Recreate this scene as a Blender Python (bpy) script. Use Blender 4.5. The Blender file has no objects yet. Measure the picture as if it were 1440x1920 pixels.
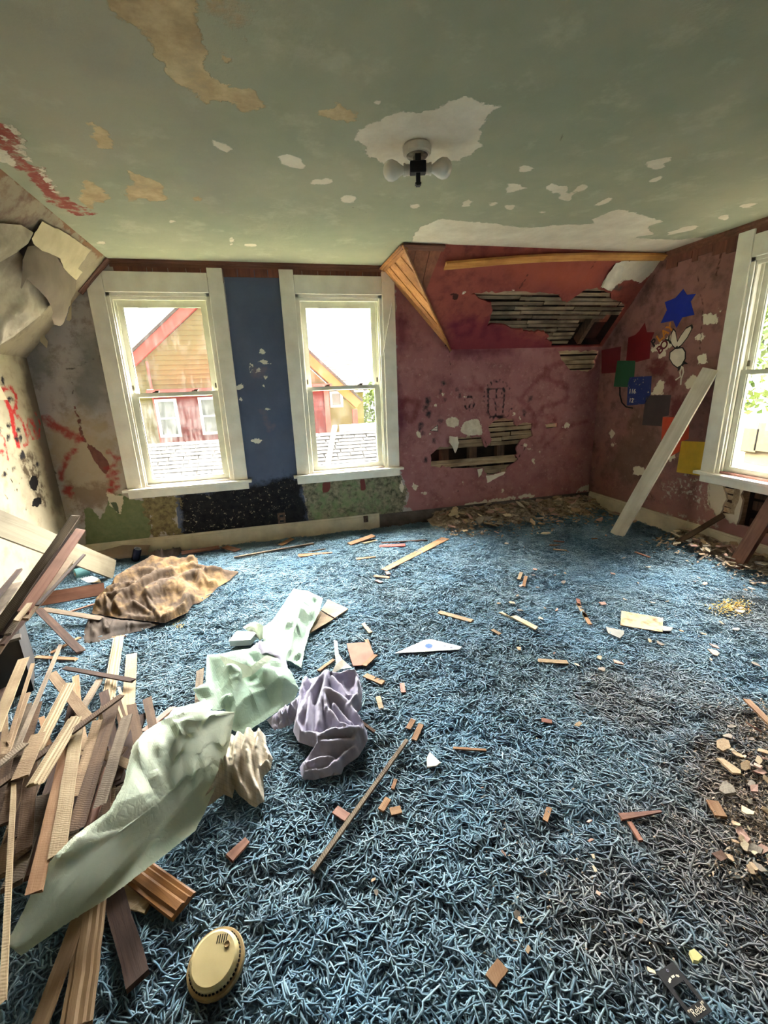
import bpy, bmesh, math, random
import numpy as np
from mathutils import Vector, Matrix, geometry
random.seed(7); RNG = np.random.default_rng(7)
SC = bpy.context.scene
COL = SC.collection
# ------------------------------------------------------------------ camera, world, light, exposure
F_PX = 825.342
CAM = np.array([0.0, 0.0, 1.366])
FW = np.array([0.23173606, 0.93312265, -0.27491911])
RT = np.array([0.96723281, -0.25115642, -0.03716373])
UP = np.array([0.10372602, 0.25729861, 0.96074884])
cd = bpy.data.cameras.new('camera'); cam = bpy.data.objects.new('camera', cd); COL.objects.link(cam)
cd.sensor_fit = 'HORIZONTAL'; cd.sensor_width = 36.0; cd.lens = F_PX / 1440 * 36.0
cd.clip_start = 0.02; cd.clip_end = 200
M = Matrix.Identity(4)
for i in range(3):
    M[i][0], M[i][1], M[i][2], M[i][3] = RT[i], UP[i], -FW[i], CAM[i]
cam.matrix_world = M
SC.camera = cam
D, R, L, H = 4.061, 3.364, 1.712, 2.35        # window wall y, right wall x, left wall -x, ceiling z
YF = -1.7                                      # wall behind the camera
KZ = 1.67                                      # knee height where the slopes start
SL = 0.651                                     # how far the slopes lean into the room

world = bpy.data.worlds.new('overcast_sky'); SC.world = world; world.use_nodes = True
wn = world.node_tree.nodes['Background']
wn.inputs[0].default_value = (0.93, 0.97, 1.0, 1); wn.inputs[1].default_value = 1.8
sd = bpy.data.lights.new('veiled_sun', 'SUN'); sun = bpy.data.objects.new('veiled_sun', sd); COL.objects.link(sun)
sd.energy = 150.0; sd.angle = math.radians(90); sd.color = (1.0, 0.985, 0.955)
sun.rotation_euler = Vector((-0.17, -0.58, -0.77)).to_track_quat('-Z', 'Y').to_euler()
SC.view_settings.view_transform = 'Standard'; SC.view_settings.look = 'None'
SC.view_settings.exposure = 0.98; SC.view_settings.gamma = 1.0; SC.view_settings.use_curve_mapping = False
SC.cycles.use_denoising = True; SC.cycles.use_adaptive_sampling = True; SC.cycles.adaptive_threshold = .2
SC.cycles.max_bounces = 7; SC.cycles.diffuse_bounces = 4; SC.cycles.transparent_max_bounces = 12
SC.cycles.sample_clamp_indirect = 8.0
SC.cycles.caustics_reflective = False; SC.cycles.caustics_refractive = False

# ------------------------------------------------------------------ picking points of the place
def ray(px, py): return FW * F_PX + RT * (px - 720.0) - UP * (py - 960.0)
def hit(px, py, o, n):
    d = ray(px, py); t = np.dot(np.asarray(o) - CAM, n) / np.dot(d, n); return CAM + d * t
def on_z(px, py, z=0.0): return hit(px, py, (0, 0, z), (0, 0, 1))
def on_y(px, py, y=D): return hit(px, py, (0, y, 0), (0, 1, 0))
def on_x(px, py, x=R): return hit(px, py, (x, 0, 0), (1, 0, 0))

# ------------------------------------------------------------------ numpy noise
_P = np.random.default_rng(3).permutation(512)
_P = np.concatenate([_P, _P, _P])
_G = np.random.default_rng(4).uniform(-1, 1, 1536)
def vnoise(x, y, z=0.0):
    x = np.asarray(x, float); y = np.asarray(y, float); z = np.zeros_like(x) + z
    xi, yi, zi = np.floor(x).astype(int), np.floor(y).astype(int), np.floor(z).astype(int)
    xf, yf, zf = x - xi, y - yi, z - zi
    s = lambda t: t * t * t * (t * (t * 6 - 15) + 10)
    u, v, w = s(xf), s(yf), s(zf)
    def g(i, j, k): return _G[_P[_P[_P[i & 511] + (j & 511)] + (k & 511)]]
    l = lambda a, b, t: a + (b - a) * t
    return l(l(l(g(xi, yi, zi), g(xi + 1, yi, zi), u), l(g(xi, yi + 1, zi), g(xi + 1, yi + 1, zi), u), v),
             l(l(g(xi, yi, zi + 1), g(xi + 1, yi, zi + 1), u), l(g(xi, yi + 1, zi + 1), g(xi + 1, yi + 1, zi + 1), u), v), w)
def fbm(x, y, z=0.0, o=4):
    r = 0; a = 1.0; f = 1.0
    for i in range(o):
        r = r + a * vnoise(np.asarray(x) * f + 17 * i, np.asarray(y) * f - 9 * i, z * f); a *= .5; f *= 2
    return r

# ------------------------------------------------------------------ objects
def tag(o, label=None, cat=None, group=None, kind=None):
    if label: o['label'] = label
    if cat: o['category'] = cat
    if group: o['group'] = group
    if kind: o['kind'] = kind
    return o
def empty(name, loc, label=None, cat=None, group=None, kind=None):
    o = bpy.data.objects.new(name, None); o.location = loc; o.empty_display_size = .05; COL.objects.link(o)
    return tag(o, label, cat, group, kind)
def wloc(p):
    v = Vector((0, 0, 0))
    while p is not None: v += p.location; p = p.parent
    return v
def link(name, me, mat, parent=None, origin=True, smooth=False):
    """mesh given in world coordinates -> object; top-level ones get their origin at their base"""
    n = len(me.vertices); co = np.empty(n * 3, 'f'); me.vertices.foreach_get('co', co); co = co.reshape(-1, 3)
    o = bpy.data.objects.new(name, me); COL.objects.link(o)
    if parent is not None:
        co -= np.array(wloc(parent)); o.parent = parent
    elif origin and n:
        c = np.array([(co[:, 0].min() + co[:, 0].max()) / 2, (co[:, 1].min() + co[:, 1].max()) / 2, co[:, 2].min()])
        co -= c; o.location = c
    me.vertices.foreach_set('co', co.ravel()); me.update()
    if mat is not None: me.materials.append(mat)
    if smooth: me.polygons.foreach_set('use_smooth', [True] * len(me.polygons))
    return o
def pymesh(name, v, f):
    me = bpy.data.meshes.new(name); me.from_pydata([tuple(map(float, p)) for p in v], [], f); me.update(); return me
def fixn(me):
    bm = bmesh.new(); bm.from_mesh(me); bmesh.ops.recalc_face_normals(bm, faces=bm.faces[:]); bm.to_mesh(me); bm.free(); return me
class MB:
    """collects simple solids of ONE part"""
    def __init__(s): s.v = []; s.f = []
    def add(s, v, f):
        b = len(s.v); s.v += [tuple(map(float, p)) for p in v]; s.f += [tuple(b + i for i in q) for q in f]; return s
    def box(s, a, b, fn=None):
        (x0, y0, z0), (x1, y1, z1) = a, b
        c = [(x, y, z) for z in (z0, z1) for y in (y0, y1) for x in (x0, x1)]
        if fn: c = [fn(*p) for p in c]
        return s.add(c, [(0, 2, 3, 1), (4, 5, 7, 6), (0, 1, 5, 4), (2, 6, 7, 3), (0, 4, 6, 2), (1, 3, 7, 5)])
    def prism(s, poly, fn, d0, d1):
        n = len(poly); v = [fn(a, b, d0) for a, b in poly] + [fn(a, b, d1) for a, b in poly]
        return s.add(v, [tuple(range(n)), tuple(range(2 * n - 1, n - 1, -1))] + [(i, i + n, (i + 1) % n + n, (i + 1) % n) for i in range(n)])
    def tube(s, pts, r, k=8, cap=True):
        pts = [np.array(p, float) for p in pts]; n = len(pts)
        rr = r if hasattr(r, '__len__') else [r] * n
        t0 = pts[1] - pts[0]; ref = np.array([0, 0, 1.0]) if abs(t0[2]) < .8 * np.linalg.norm(t0) else np.array([1.0, 0, 0])
        v = []
        for i, p in enumerate(pts):
            t = pts[min(i + 1, n - 1)] - pts[max(i - 1, 0)]; t /= np.linalg.norm(t) + 1e-12
            a = np.cross(t, ref); a /= np.linalg.norm(a) + 1e-12; b = np.cross(a, t)
            for j in range(k):
                w = 2 * math.pi * j / k; v.append(p + (a * math.cos(w) + b * math.sin(w)) * rr[i])
        f = [(i * k + j, i * k + (j + 1) % k, (i + 1) * k + (j + 1) % k, (i + 1) * k + j) for i in range(n - 1) for j in range(k)]
        if cap: f += [tuple(range(k))[::-1], tuple((n - 1) * k + j for j in range(k))]
        return s.add(v, f)
    def lathe(s, prof, c, ax=(0, 0, 1), k=24):
        ax = np.array(ax, float); ax /= np.linalg.norm(ax)
        a = np.cross(ax, (0, 1, 0) if abs(ax[1]) < .8 else (1, 0, 0)); a /= np.linalg.norm(a); b = np.cross(ax, a); c = np.array(c, float)
        v = [c + ax * h + (a * math.cos(2 * math.pi * j / k) + b * math.sin(2 * math.pi * j / k)) * r for r, h in prof for j in range(k)]
        n = len(prof)
        f = [(i * k + j, i * k + (j + 1) % k, (i + 1) * k + (j + 1) % k, (i + 1) * k + j) for i in range(n - 1) for j in range(k)]
        return s.add(v, f + [tuple(range(k))[::-1], tuple((n - 1) * k + j for j in range(k))])
    def build(s, name, mat, parent=None, smooth=False, bevel=0.0, label=None):
        me = fixn(pymesh(name, s.v, s.f))
        if bevel:
            bm = bmesh.new(); bm.from_mesh(me)
            bmesh.ops.bevel(bm, geom=bm.edges[:], offset=bevel, segments=1, affect='EDGES', profile=.5); bm.to_mesh(me); bm.free()
        o = link(name, me, mat, parent, smooth=smooth)
        if label: o['label'] = label
        return o

# ------------------------------------------------------------------ materials (all node based)
def lin(c):
    return tuple((x / 12.92 if x <= .04045 else ((x + .055) / 1.055) ** 2.4) for x in [k / 255 for k in c])
class NT:
    def __init__(s, name):
        s.m = bpy.data.materials.new(name); s.m.use_nodes = True; s.t = s.m.node_tree; s.b = s.t.nodes['Principled BSDF']
        s.b.inputs['Specular IOR Level'].default_value = .25; s.out = s.t.nodes['Material Output']
    def n(s, typ, ins=None, **pr):
        x = s.t.nodes.new('ShaderNode' + typ)
        for k, v in pr.items(): setattr(x, k, v)
        for k, v in (ins or {}).items(): s.set(x.inputs[k], v)
        return x
    def set(s, sock, v):
        if isinstance(v, bpy.types.NodeSocket): s.t.links.new(v, sock)
        elif isinstance(v, tuple) and len(v) == 3 and sock.type == 'RGBA': sock.default_value = (*v, 1)
        else: sock.default_value = v
    def coord(s, kind='Object', scale=None):
        c = s.n('TexCoord').outputs[kind]
        if scale is not None: c = s.n('Mapping', {0: c, 'Scale': scale}).outputs[0]
        return c
    def noise(s, sc, det=4, rough=.55, vec=None, dist=0.0):
        if vec is None and not dist:                                     # share equal noises inside one material
            sc = min((1.5, 2.2, 5, 10, 18, 28, 42), key=lambda k: abs(math.log(k / sc))); det = min(5, max(3, det)); key = sc
            s.cache = getattr(s, 'cache', {})
            if key not in s.cache: s.cache[key] = s.n('TexNoise', {'Scale': sc, 'Detail': det, 'Roughness': .66, 'Vector': s.coord()}).outputs['Fac']
            return s.cache[key]
        i = {'Scale': sc, 'Detail': det, 'Roughness': rough, 'Distortion': dist}
        i['Vector'] = vec if vec is not None else s.coord()
        return s.n('TexNoise', i).outputs['Fac']
    def ramp(s, f, a, b, smooth=False):
        x = s.n('MapRange', {0: f, 1: a, 2: b, 3: 0.0, 4: 1.0}); x.clamp = True
        if smooth: x.interpolation_type = 'SMOOTHSTEP'
        return x.outputs[0]
    def mix(s, f, a, b):
        x = s.n('Mix', data_type='RGBA'); s.set(x.inputs[0], f); s.set(x.inputs[6], a); s.set(x.inputs[7], b); return x.outputs[2]
    def math(s, op, a, b=0.0):
        x = s.n('Math', operation=op); s.set(x.inputs[0], a); s.set(x.inputs[1], b); return x.outputs[0]
    def attr(s, name): return s.n('Attribute', attribute_name=name).outputs['Fac']
    def bump(s, h, dist=.004, st=.5):
        b = s.n('Bump', {'Strength': st, 'Distance': dist, 'Height': h}); s.set(s.b.inputs['Normal'], b.outputs[0])
    def fin(s, col, rough=.8):
        s.set(s.b.inputs['Base Color'], col); s.set(s.b.inputs['Roughness'], rough); return s.m
def simple(name, c1, c2=None, sc=12, rough=.75, bump=.0, det=5, coord='Object', lo=.35, hi=.68, spec=None, metal=0.0):
    t = NT(name); c1 = lin(c1); c2 = lin(c2) if c2 else tuple(x * .72 for x in c1)
    f = t.noise(sc, det, vec=t.coord(coord)); c = t.mix(t.ramp(f, lo, hi), c1, c2)
    if bump: t.bump(t.noise(sc * 3, 5, vec=t.coord(coord)), bump, .6)
    if spec is not None: t.b.inputs['Specular IOR Level'].default_value = spec
    t.b.inputs['Metallic'].default_value = metal
    return t.fin(c, rough)
def wood(name, c1, c2, dark=(60, 42, 30), grain=1.0, rough=.8, var=.5, saw=0.0, axis=0):
    """grain runs along the local axis; every board gets its own tone"""
    t = NT(name); sc = [40.0, 40.0, 40.0]; sc[axis] = 2.2
    oi = t.n('ObjectInfo').outputs['Random']
    off = t.n('CombineXYZ', {0: t.math('MULTIPLY', oi, 31.0), 1: t.math('MULTIPLY', oi, 17.0), 2: t.math('MULTIPLY', oi, 53.0)}).outputs[0]
    v = t.n('VectorMath', {0: t.coord(), 1: off}, operation='ADD').outputs[0]
    g = t.noise(grain, 6, .65, t.n('Mapping', {0: v, 'Scale': sc}).outputs[0], .6)
    big = t.noise(5.0, 3, .5, v)
    c = t.mix(t.ramp(g, .36, .62), lin(c1), lin(c2))
    c = t.mix(t.math('MULTIPLY', t.ramp(big, .44, .72), .7), c, lin(dark))
    k = t.math('ADD', 1.0 - var * .5, t.math('MULTIPLY', oi, var))
    hs = t.n('HueSaturation', {'Value': k, 'Color': c, 'Saturation': 1.0}).outputs[0]
    h = g
    if saw:
        w = t.n('TexWave', {'Vector': t.n('Mapping', {0: v, 'Rotation': (0, 0, .5)}).outputs[0], 'Scale': 46.0, 'Distortion': 5.0, 'Detail': 2.0, 'Detail Scale': 1.0}).outputs['Fac']
        h = t.math('ADD', g, t.math('MULTIPLY', w, saw))
        hs = t.mix(t.math('MULTIPLY', t.ramp(w, .45, .0), saw * .45), hs, lin(dark))
    t.bump(h, .003, .6)
    return t.fin(hs, rough)

# ------------------------------------------------------------------ surfaces with paint layers and holes
class Plane:
    def __init__(s, o, u, v, n): s.o, s.u, s.v, s.n = [np.array(k, float) for k in (o, u, v, n)]   # n points into the room
    def uv(s, px, py):
        p = hit(px, py, s.o, s.n) - s.o; return (float(p @ s.u), float(p @ s.v))
    def poly(s, pts): return [s.uv(*p) for p in pts]
    def P(s, u, v, d=0.0): return s.o + s.u * u + s.v * v + s.n * d
def inside(pts, poly):
    x, y = pts[:, 0], pts[:, 1]; r = np.zeros(len(pts), bool); n = len(poly)
    for i in range(n):
        (x0, y0), (x1, y1) = poly[i], poly[i - 1]
        if y0 == y1: continue
        c = ((y0 > y) != (y1 > y)) & (x < (x1 - x0) * (y - y0) / (y1 - y0) + x0); r ^= c
    return r
def segdist(pts, a, b):
    a = np.array(a); d = np.array(b) - a; t = np.clip(((pts - a) @ d) / (d @ d + 1e-12), 0, 1)
    return np.linalg.norm(pts - a - t[:, None] * d, axis=1)
def sdf(pl, pts, shapes):
    r = np.full(len(pts), -.2)
    for sh in shapes:
        k = sh[0]
        if k == 'poly':
            q = pl.poly(sh[1]); m = np.min([segdist(pts, q[i - 1], q[i]) for i in range(len(q))], axis=0)
            s_ = np.where(inside(pts, q), m, -m)
        elif k == 'uv':
            q = sh[1]; m = np.min([segdist(pts, q[i - 1], q[i]) for i in range(len(q))], axis=0)
            s_ = np.where(inside(pts, q), m, -m)
        elif k == 'line':
            q = pl.poly(sh[1]); s_ = sh[2] / 2 - np.min([segdist(pts, q[i], q[i + 1]) for i in range(len(q) - 1)], axis=0)
        elif k == 'ell':
            _, cx, cy, rx, ry = sh[:5]; an = math.radians(sh[5]) if len(sh) > 5 else 0
            rj = random.Random(int(cx * 13 + cy)); q = []
            for w in np.linspace(0, 2 * math.pi, 14, endpoint=False):
                k_ = rj.uniform(.55, 1.3); q.append(pl.uv(cx + k_ * (rx * math.cos(w) * math.cos(an) - ry * math.sin(w) * math.sin(an)), cy + k_ * (rx * math.cos(w) * math.sin(an) + ry * math.sin(w) * math.cos(an))))
            m = np.min([segdist(pts, q[i - 1], q[i]) for i in range(len(q))], axis=0); s_ = np.where(inside(pts, q), m, -m)
        r = np.maximum(r, s_)
    return np.clip(r, -.2, .2)
def rough_poly(poly, step=.02, amp=.008, seed=0):
    rg = np.random.default_rng(seed); out = []
    for i in range(len(poly)):
        a, b = np.array(poly[i]), np.array(poly[(i + 1) % len(poly)]); n = max(1, int(np.linalg.norm(b - a) / step))
        for k in range(n):
            p = a + (b - a) * k / n
            out.append(tuple(p + rg.normal(0, amp, 2) * (1 if k else .4)))
    return out
def surface(name, pl, outline, holes=(), step=.025, layers=(), base=None, rim=.022, parent=None, kind='structure', extra=None):
    """outline/holes in uv. layers: dicts(col, shapes, amp, sc, soft, h, a); returns the object"""
    us = [p[0] for p in outline]; vs = [p[1] for p in outline]
    gu, gv = np.arange(min(us) + step, max(us), step), np.arange(min(vs) + step, max(vs), step)
    g = np.array([(u + (step / 2 if j % 2 else 0), v) for j, v in enumerate(gv) for u in gu])
    g = g[inside(g, outline)]
    loops = [outline] + list(holes)
    def clear(p, lp): return np.min([segdist(p, lp[i - 1], lp[i]) for i in range(len(lp))], axis=0) > step * .45
    for lp in loops: g = g[clear(g, lp)]
    for h_ in holes: g = g[~inside(g, h_)]
    pts = []; ed = []
    for lp in loops:
        lp2 = []
        for i in range(len(lp)):
            a, b = np.array(lp[i]), np.array(lp[(i + 1) % len(lp)]); n = max(1, int(np.linalg.norm(b - a) / (step * 1.5)))
            lp2 += [tuple(a + (b - a) * k / n) for k in range(n)]
        b0 = len(pts); pts += lp2; ed += [(b0 + i, b0 + (i + 1) % len(lp2)) for i in range(len(lp2))]
    nb = len(pts); allp = [Vector(p) for p in pts] + [Vector(p) for p in g]
    ov, oe, of, *_ = geometry.delaunay_2d_cdt(allp, ed, [], 0, 1e-5)
    uv = np.array([tuple(v) for v in ov]); fa = np.array([f for f in of if len(f) == 3])
    c = uv[fa].mean(1); ok = inside(c, outline)
    for h_ in holes: ok &= ~inside(c, h_)
    fa = fa[ok]
    xyz = pl.o + uv[:, :1] * pl.u + uv[:, 1:] * pl.v
    if extra is not None: xyz = xyz + pl.n * extra(uv)[:, None]
    # make faces look into the room
    a, b, cc = xyz[fa[0]]
    if np.dot(np.cross(b - a, cc - a), pl.n) < 0: fa = fa[:, ::-1]
    faces = [tuple(int(i) for i in f) for f in fa]; V = [tuple(p) for p in xyz]
    if rim:
        for lp in holes:
            lp2 = [lp[i] for i in range(len(lp))]; k = len(V); m = len(lp2)
            V += [tuple(pl.P(*p)) for p in lp2] + [tuple(pl.P(*p, -rim)) for p in lp2]
            faces += [(k + i, k + (i + 1) % m, k + m + (i + 1) % m, k + m + i) for i in range(m)]
        uv = np.vstack([uv] + [np.array([p for p in lp] * 2) for lp in holes]) if holes else uv
    me = pymesh(name, V, faces)
    t = NT(name + '_paint')
    col, hgt = base(t)
    for i, ly in enumerate(layers):
        at = me.attributes.new(f'ly{i}', 'FLOAT', 'POINT'); at.data.foreach_set('value', sdf(pl, uv, ly['shapes']).astype('f'))
        f = t.attr(f'ly{i}')
        if ly.get('amp', .015): f = t.math('ADD', f, t.math('MULTIPLY', t.math('SUBTRACT', t.noise(ly.get('sc', 22), 6, .7), .5), ly.get('amp', .015) * 5))
        s_ = ly.get('soft', .0015); f = t.ramp(f, -s_, s_)
        if 'wear' in ly: f = t.math('MULTIPLY', f, t.ramp(t.noise(ly.get('wsc', 35), 7, .75), *ly['wear']))
        if 'a' in ly: f = t.math('MULTIPLY', f, ly['a'])
        lc = lin(ly['col']); 
        if 'col2' in ly: lc = t.mix(t.ramp(t.noise(ly.get('csc', 14), 6, .65), .35, .65), lc, lin(ly['col2']))
        col = t.mix(f, col, lc)
        if ly.get('h'): hgt = t.math('ADD', hgt, t.math('MULTIPLY', f, ly['h']))
    t.bump(hgt, .006, .7); t.fin(col, .88); t.b.inputs['Specular IOR Level'].default_value = .12
    o = link(name, me, t.m, parent, origin=False)
    if kind: o['kind'] = kind
    return o
# ------------------------------------------------------------------ structure: planes
PB = Plane((0, D, 0), (1, 0, 0), (0, 0, 1), (0, -1, 0))                 # u = x, v = z
PR = Plane((R, 0, 0), (0, -1, 0), (0, 0, 1), (-1, 0, 0))                # u = -y, v = z
PLW = Plane((-L, 0, 0), (0, 1, 0), (0, 0, 1), (1, 0, 0))                # u = y
PC = Plane((0, 0, H), (1, 0, 0), (0, 1, 0), (0, 0, -1))
_sl = math.hypot(SL, H - KZ); _sv = (0, -SL / _sl, (H - KZ) / _sl)
PS = Plane((0, D, KZ), (1, 0, 0), _sv, (0, -_sv[2], _sv[1]))            # red slope over the wing, v = up the slope
XL = -1.03                                                              # ceiling edge of the left slope
_ll = math.hypot(L + XL, H - KZ); _lv = ((L + XL) / _ll, 0, (H - KZ) / _ll)
PL = Plane((-L, 0, KZ), (0, 1, 0), _lv, (_lv[2], 0, -_lv[0]))           # left slope, u = y
XH = 1.065                                                              # ceiling corner of the panelled slope
XK = 1.71                                                               # its foot on the window wall

def vary(c1, c2, c3, s1=1.6, s2=9.0):
    def base(t):
        a = t.mix(t.ramp(t.noise(s1, 4, .6), .35, .65), lin(c1), lin(c2))
        b = t.mix(t.math('MULTIPLY', t.ramp(t.noise(s2, 7, .68), .52, .74), .5), a, lin(c3))
        return b, t.math('MULTIPLY', t.noise(14, 7, .6), .6)
    return base
def S(*a): return a
E_ = lambda *a: ('ell',) + a
def dots(lst): return [E_(*q) for q in lst]

# ---- ceiling
TAN = dict(col=(206, 182, 140), col2=(170, 145, 108), csc=9, amp=.02, sc=14, soft=.004, h=-.9)
WHT = dict(col=(226, 214, 192), col2=(206, 192, 168), csc=6, amp=.016, sc=16, soft=.003, h=-.7)
blob = [(864,181),(890,187),(905,195),(936,197),(915,222),(903,240),(900,265),(905,272),(885,288),(860,300),(830,306),(800,310),(730,312),(705,300),(685,290),(690,275),(668,262),(667,245),(690,235),(720,222),(745,215),(765,205),(775,213),(800,210),(825,205),(830,193),(845,193)]
strip_w = [(772,445),(785,428),(825,410),(860,415),(915,418),(990,428),(1040,422),(1085,421),(1115,419),(1107,412),(1150,395),(1170,392),(1195,402),(1242,415),(1215,425),(1225,440),(1185,446),(1260,450),(1320,445),(1270,478),(1170,478),(1020,474),(775,466)]
ceil_layers = [
    dict(col=(168, 160, 138), shapes=[('poly', [(-200,-100),(300,-100),(330,150),(260,300),(140,330),(60,250),(-200,100)])], amp=.16, sc=2.2, soft=.15, a=.75),
    dict(col=(150, 146, 130), shapes=[('poly', [(60,40),(190,60),(290,130),(300,155),(220,160),(150,150),(130,100)]), ('poly', [(330,200),(400,220),(480,330),(420,400),(330,330)])], amp=.1, sc=5, soft=.08, a=.55),
    dict(TAN, shapes=[('poly', [(185,-60),(193,0),(205,30),(265,52),(285,75),(298,110),(318,148),(365,178),(385,197),(400,188),(440,190),(458,208),(490,207),(488,185),(468,165),(420,160),(388,140),(388,90),(370,40),(365,-60)]),
        ('poly', [(165,228),(185,228),(205,250),(210,280),(195,282),(180,265)]), ('poly', [(158,335),(180,345),(208,370),(195,380),(175,378),(175,395),(150,380),(145,370),(155,365)]),
        ('poly', [(235,315),(265,330),(285,335),(300,345),(315,375),(285,378),(265,370),(240,378),(235,350),(255,345)]), ('poly', [(590,215),(605,203),(625,205),(635,190),(655,205),(673,222),(650,233),(625,222)]),
        ('poly', [(408,100),(425,103),(441,123),(425,119)]), E_(370, 372, 9, 6)]),
    dict(TAN, col=(176,164,140), wear=(.46,.62), wsc=11, shapes=[('poly', [(368,-60),(505,-60),(498,0),(480,30),(462,50),(455,82),(446,78),(440,50),(410,40),(385,30)])]),
    dict(col=(188, 182, 156), wear=(.56, .74), wsc=5, amp=0, soft=.01, a=.45, shapes=[('uv', [(-1.2, .5), (3.5, .5), (3.5, 4.2), (-1.2, 4.2)])]),
    dict(WHT, shapes=[('poly', blob), ('poly', strip_w)]),
    dict(WHT, amp=.008, shapes=dots([(415,273,22,8,25),(547,303,25,11,20),(603,341,24,7,5),(984,316,19,7),(965,353,20,9),(1045,355,18,10,10),(1060,368,13,8),(1088,353,13,6,-20),(876,381,12,5,-15),(925,383,9,5),(955,388,10,6),(778,387,11,5),(1235,305,30,10,-20),(1227,337,15,5,-20),(1132,379,16,5,-20),(655,372,14,8),(1018,397,8,3),(1355,408,12,5,-15),(1400,386,20,4,-8),(1285,430,34,5,-14),(588,87,6,6),(708,192,6,5),(322,416,8,3),(190,455,8,3),(470,460,14,3),(434,452,4,8)])),
    dict(col=(170, 96, 80), col2=(140, 72, 62), wear=(.35,.5), wsc=16, amp=.03, sc=14, soft=.006, h=-.8, shapes=[('poly', [(-40,205),(18,240),(40,262),(45,300),(75,315),(110,362),(150,385),(180,402),(140,402),(100,384),(60,335),(20,306),(-40,262)])]),
    dict(WHT, amp=.02, shapes=[('poly', [(-30,260),(12,285),(33,305),(28,312),(0,302),(-30,290)]), ('line', [(10,232),(36,255),(44,290),(75,318),(112,365)], .018), ('line', [(8,258),(30,280),(52,300)], .012)]),
    dict(col=(88, 84, 66), amp=.004, soft=.003, a=.7, shapes=[('line', [(660,388),(720,412),(778,416)], .006), ('line', [(1050,226),(1075,228),(1060,245),(1035,290)], .006), ('line', [(720,462),(745,466)], .006)]),
]
ceil_outline = [(XL, YF), (R, YF), (R, D - SL), (XH, D - SL), (XH, D), (XL, D)]
ceiling = surface('ceiling', PC, ceil_outline, step=.03, layers=ceil_layers, base=vary((166,162,136), (150,152,128), (178,172,144), 1.3, 3.5))

# ---- window geometry shared by the three windows
WC1, WC2, WC3 = -0.722, 0.688, -2.285          # centres: x, x, -y
WHALF = .345
def opening(c): return [(c - WHALF, .63), (c + WHALF, .63), (c + WHALF, 2.10), (c - WHALF, 2.10)]

# ---- window wall
holeB_px = [(807.5,874.7),(807.5,853),(825,838),(840.5,838),(860,820),(903,818),(908.6,838),(911.5,838.7),(922,824),(916,799),(924,792),(936,785),(961,785),(969,799),(980.5,793),(998,793),(999,818),(978.6,824),(969,838),(969,865),(951,876.7),(949,884),(932,888),(914,892),(906.7,878),(854,878)]
hole_back = rough_poly(PB.poly(holeB_px), .03, .007, 1)
hole_back2 = rough_poly(PB.poly([(1022,794),(1046,793),(1045,801),(1024,803)]), .03, .005, 2)
hole_knee = rough_poly(PB.poly([(1046,657),(1057,680),(1070,694),(1104,697),(1116,688),(1124,657)]), .03, .006, 3)
hole_knee = [(u, min(v, KZ - .012)) for u, v in hole_knee]
PINK = (168, 118, 116)
navy = [(416,485),(528,500),(556,880),(566,905),(578,975),(580,1000),(338,1020),(328,930),(465,915),(460,880)]
def emblem():
    c = [(690,935),(700,925),(780,918),(788,935),(775,1085),(700,1090),(690,1075),(690,935)]
    sh = [('line', [(700 + x / 3.2, 440 + y / 3.2) for x, y in c], .018)]
    for q in ([(695,990),(728,985),(738,1080)], [(738,940),(738,978),(768,974),(770,940)], [(728,1030),(760,1030)]):
        sh.append(('line', [(700 + x / 3.2, 440 + y / 3.2) for x, y in q], .013))
    for k in range(30):
        w = 2 * math.pi * k / 30; a = (934 + 25 * math.cos(w), 751 + 35 * math.sin(w))
        b = (934 + 29 * math.cos(w), 751 + 40 * math.sin(w)); sh.append(('line', [a, b], .012))
    for k in range(12):
        w = 2 * math.pi * k / 12; a = (880 + 9 * math.cos(w), 756 + 13 * math.sin(w)); sh.append(E_(a[0], a[1], 2, 3))
    sh += dots([(876,756,2,2),(884,758,2,2),(880,762,2,2)])
    return sh
def zig(a, b, n, amp):
    a, b = np.array(a, float), np.array(b, float); d = b - a; nn = np.array([-d[1], d[0]]) / np.linalg.norm(d)
    return [tuple(a + d * i / n + nn * amp * (1 if i % 2 else -1)) for i in range(n + 1)]
SPR = dict(col=(150, 42, 44), amp=.016, sc=18, soft=.014, a=.85)
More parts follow.
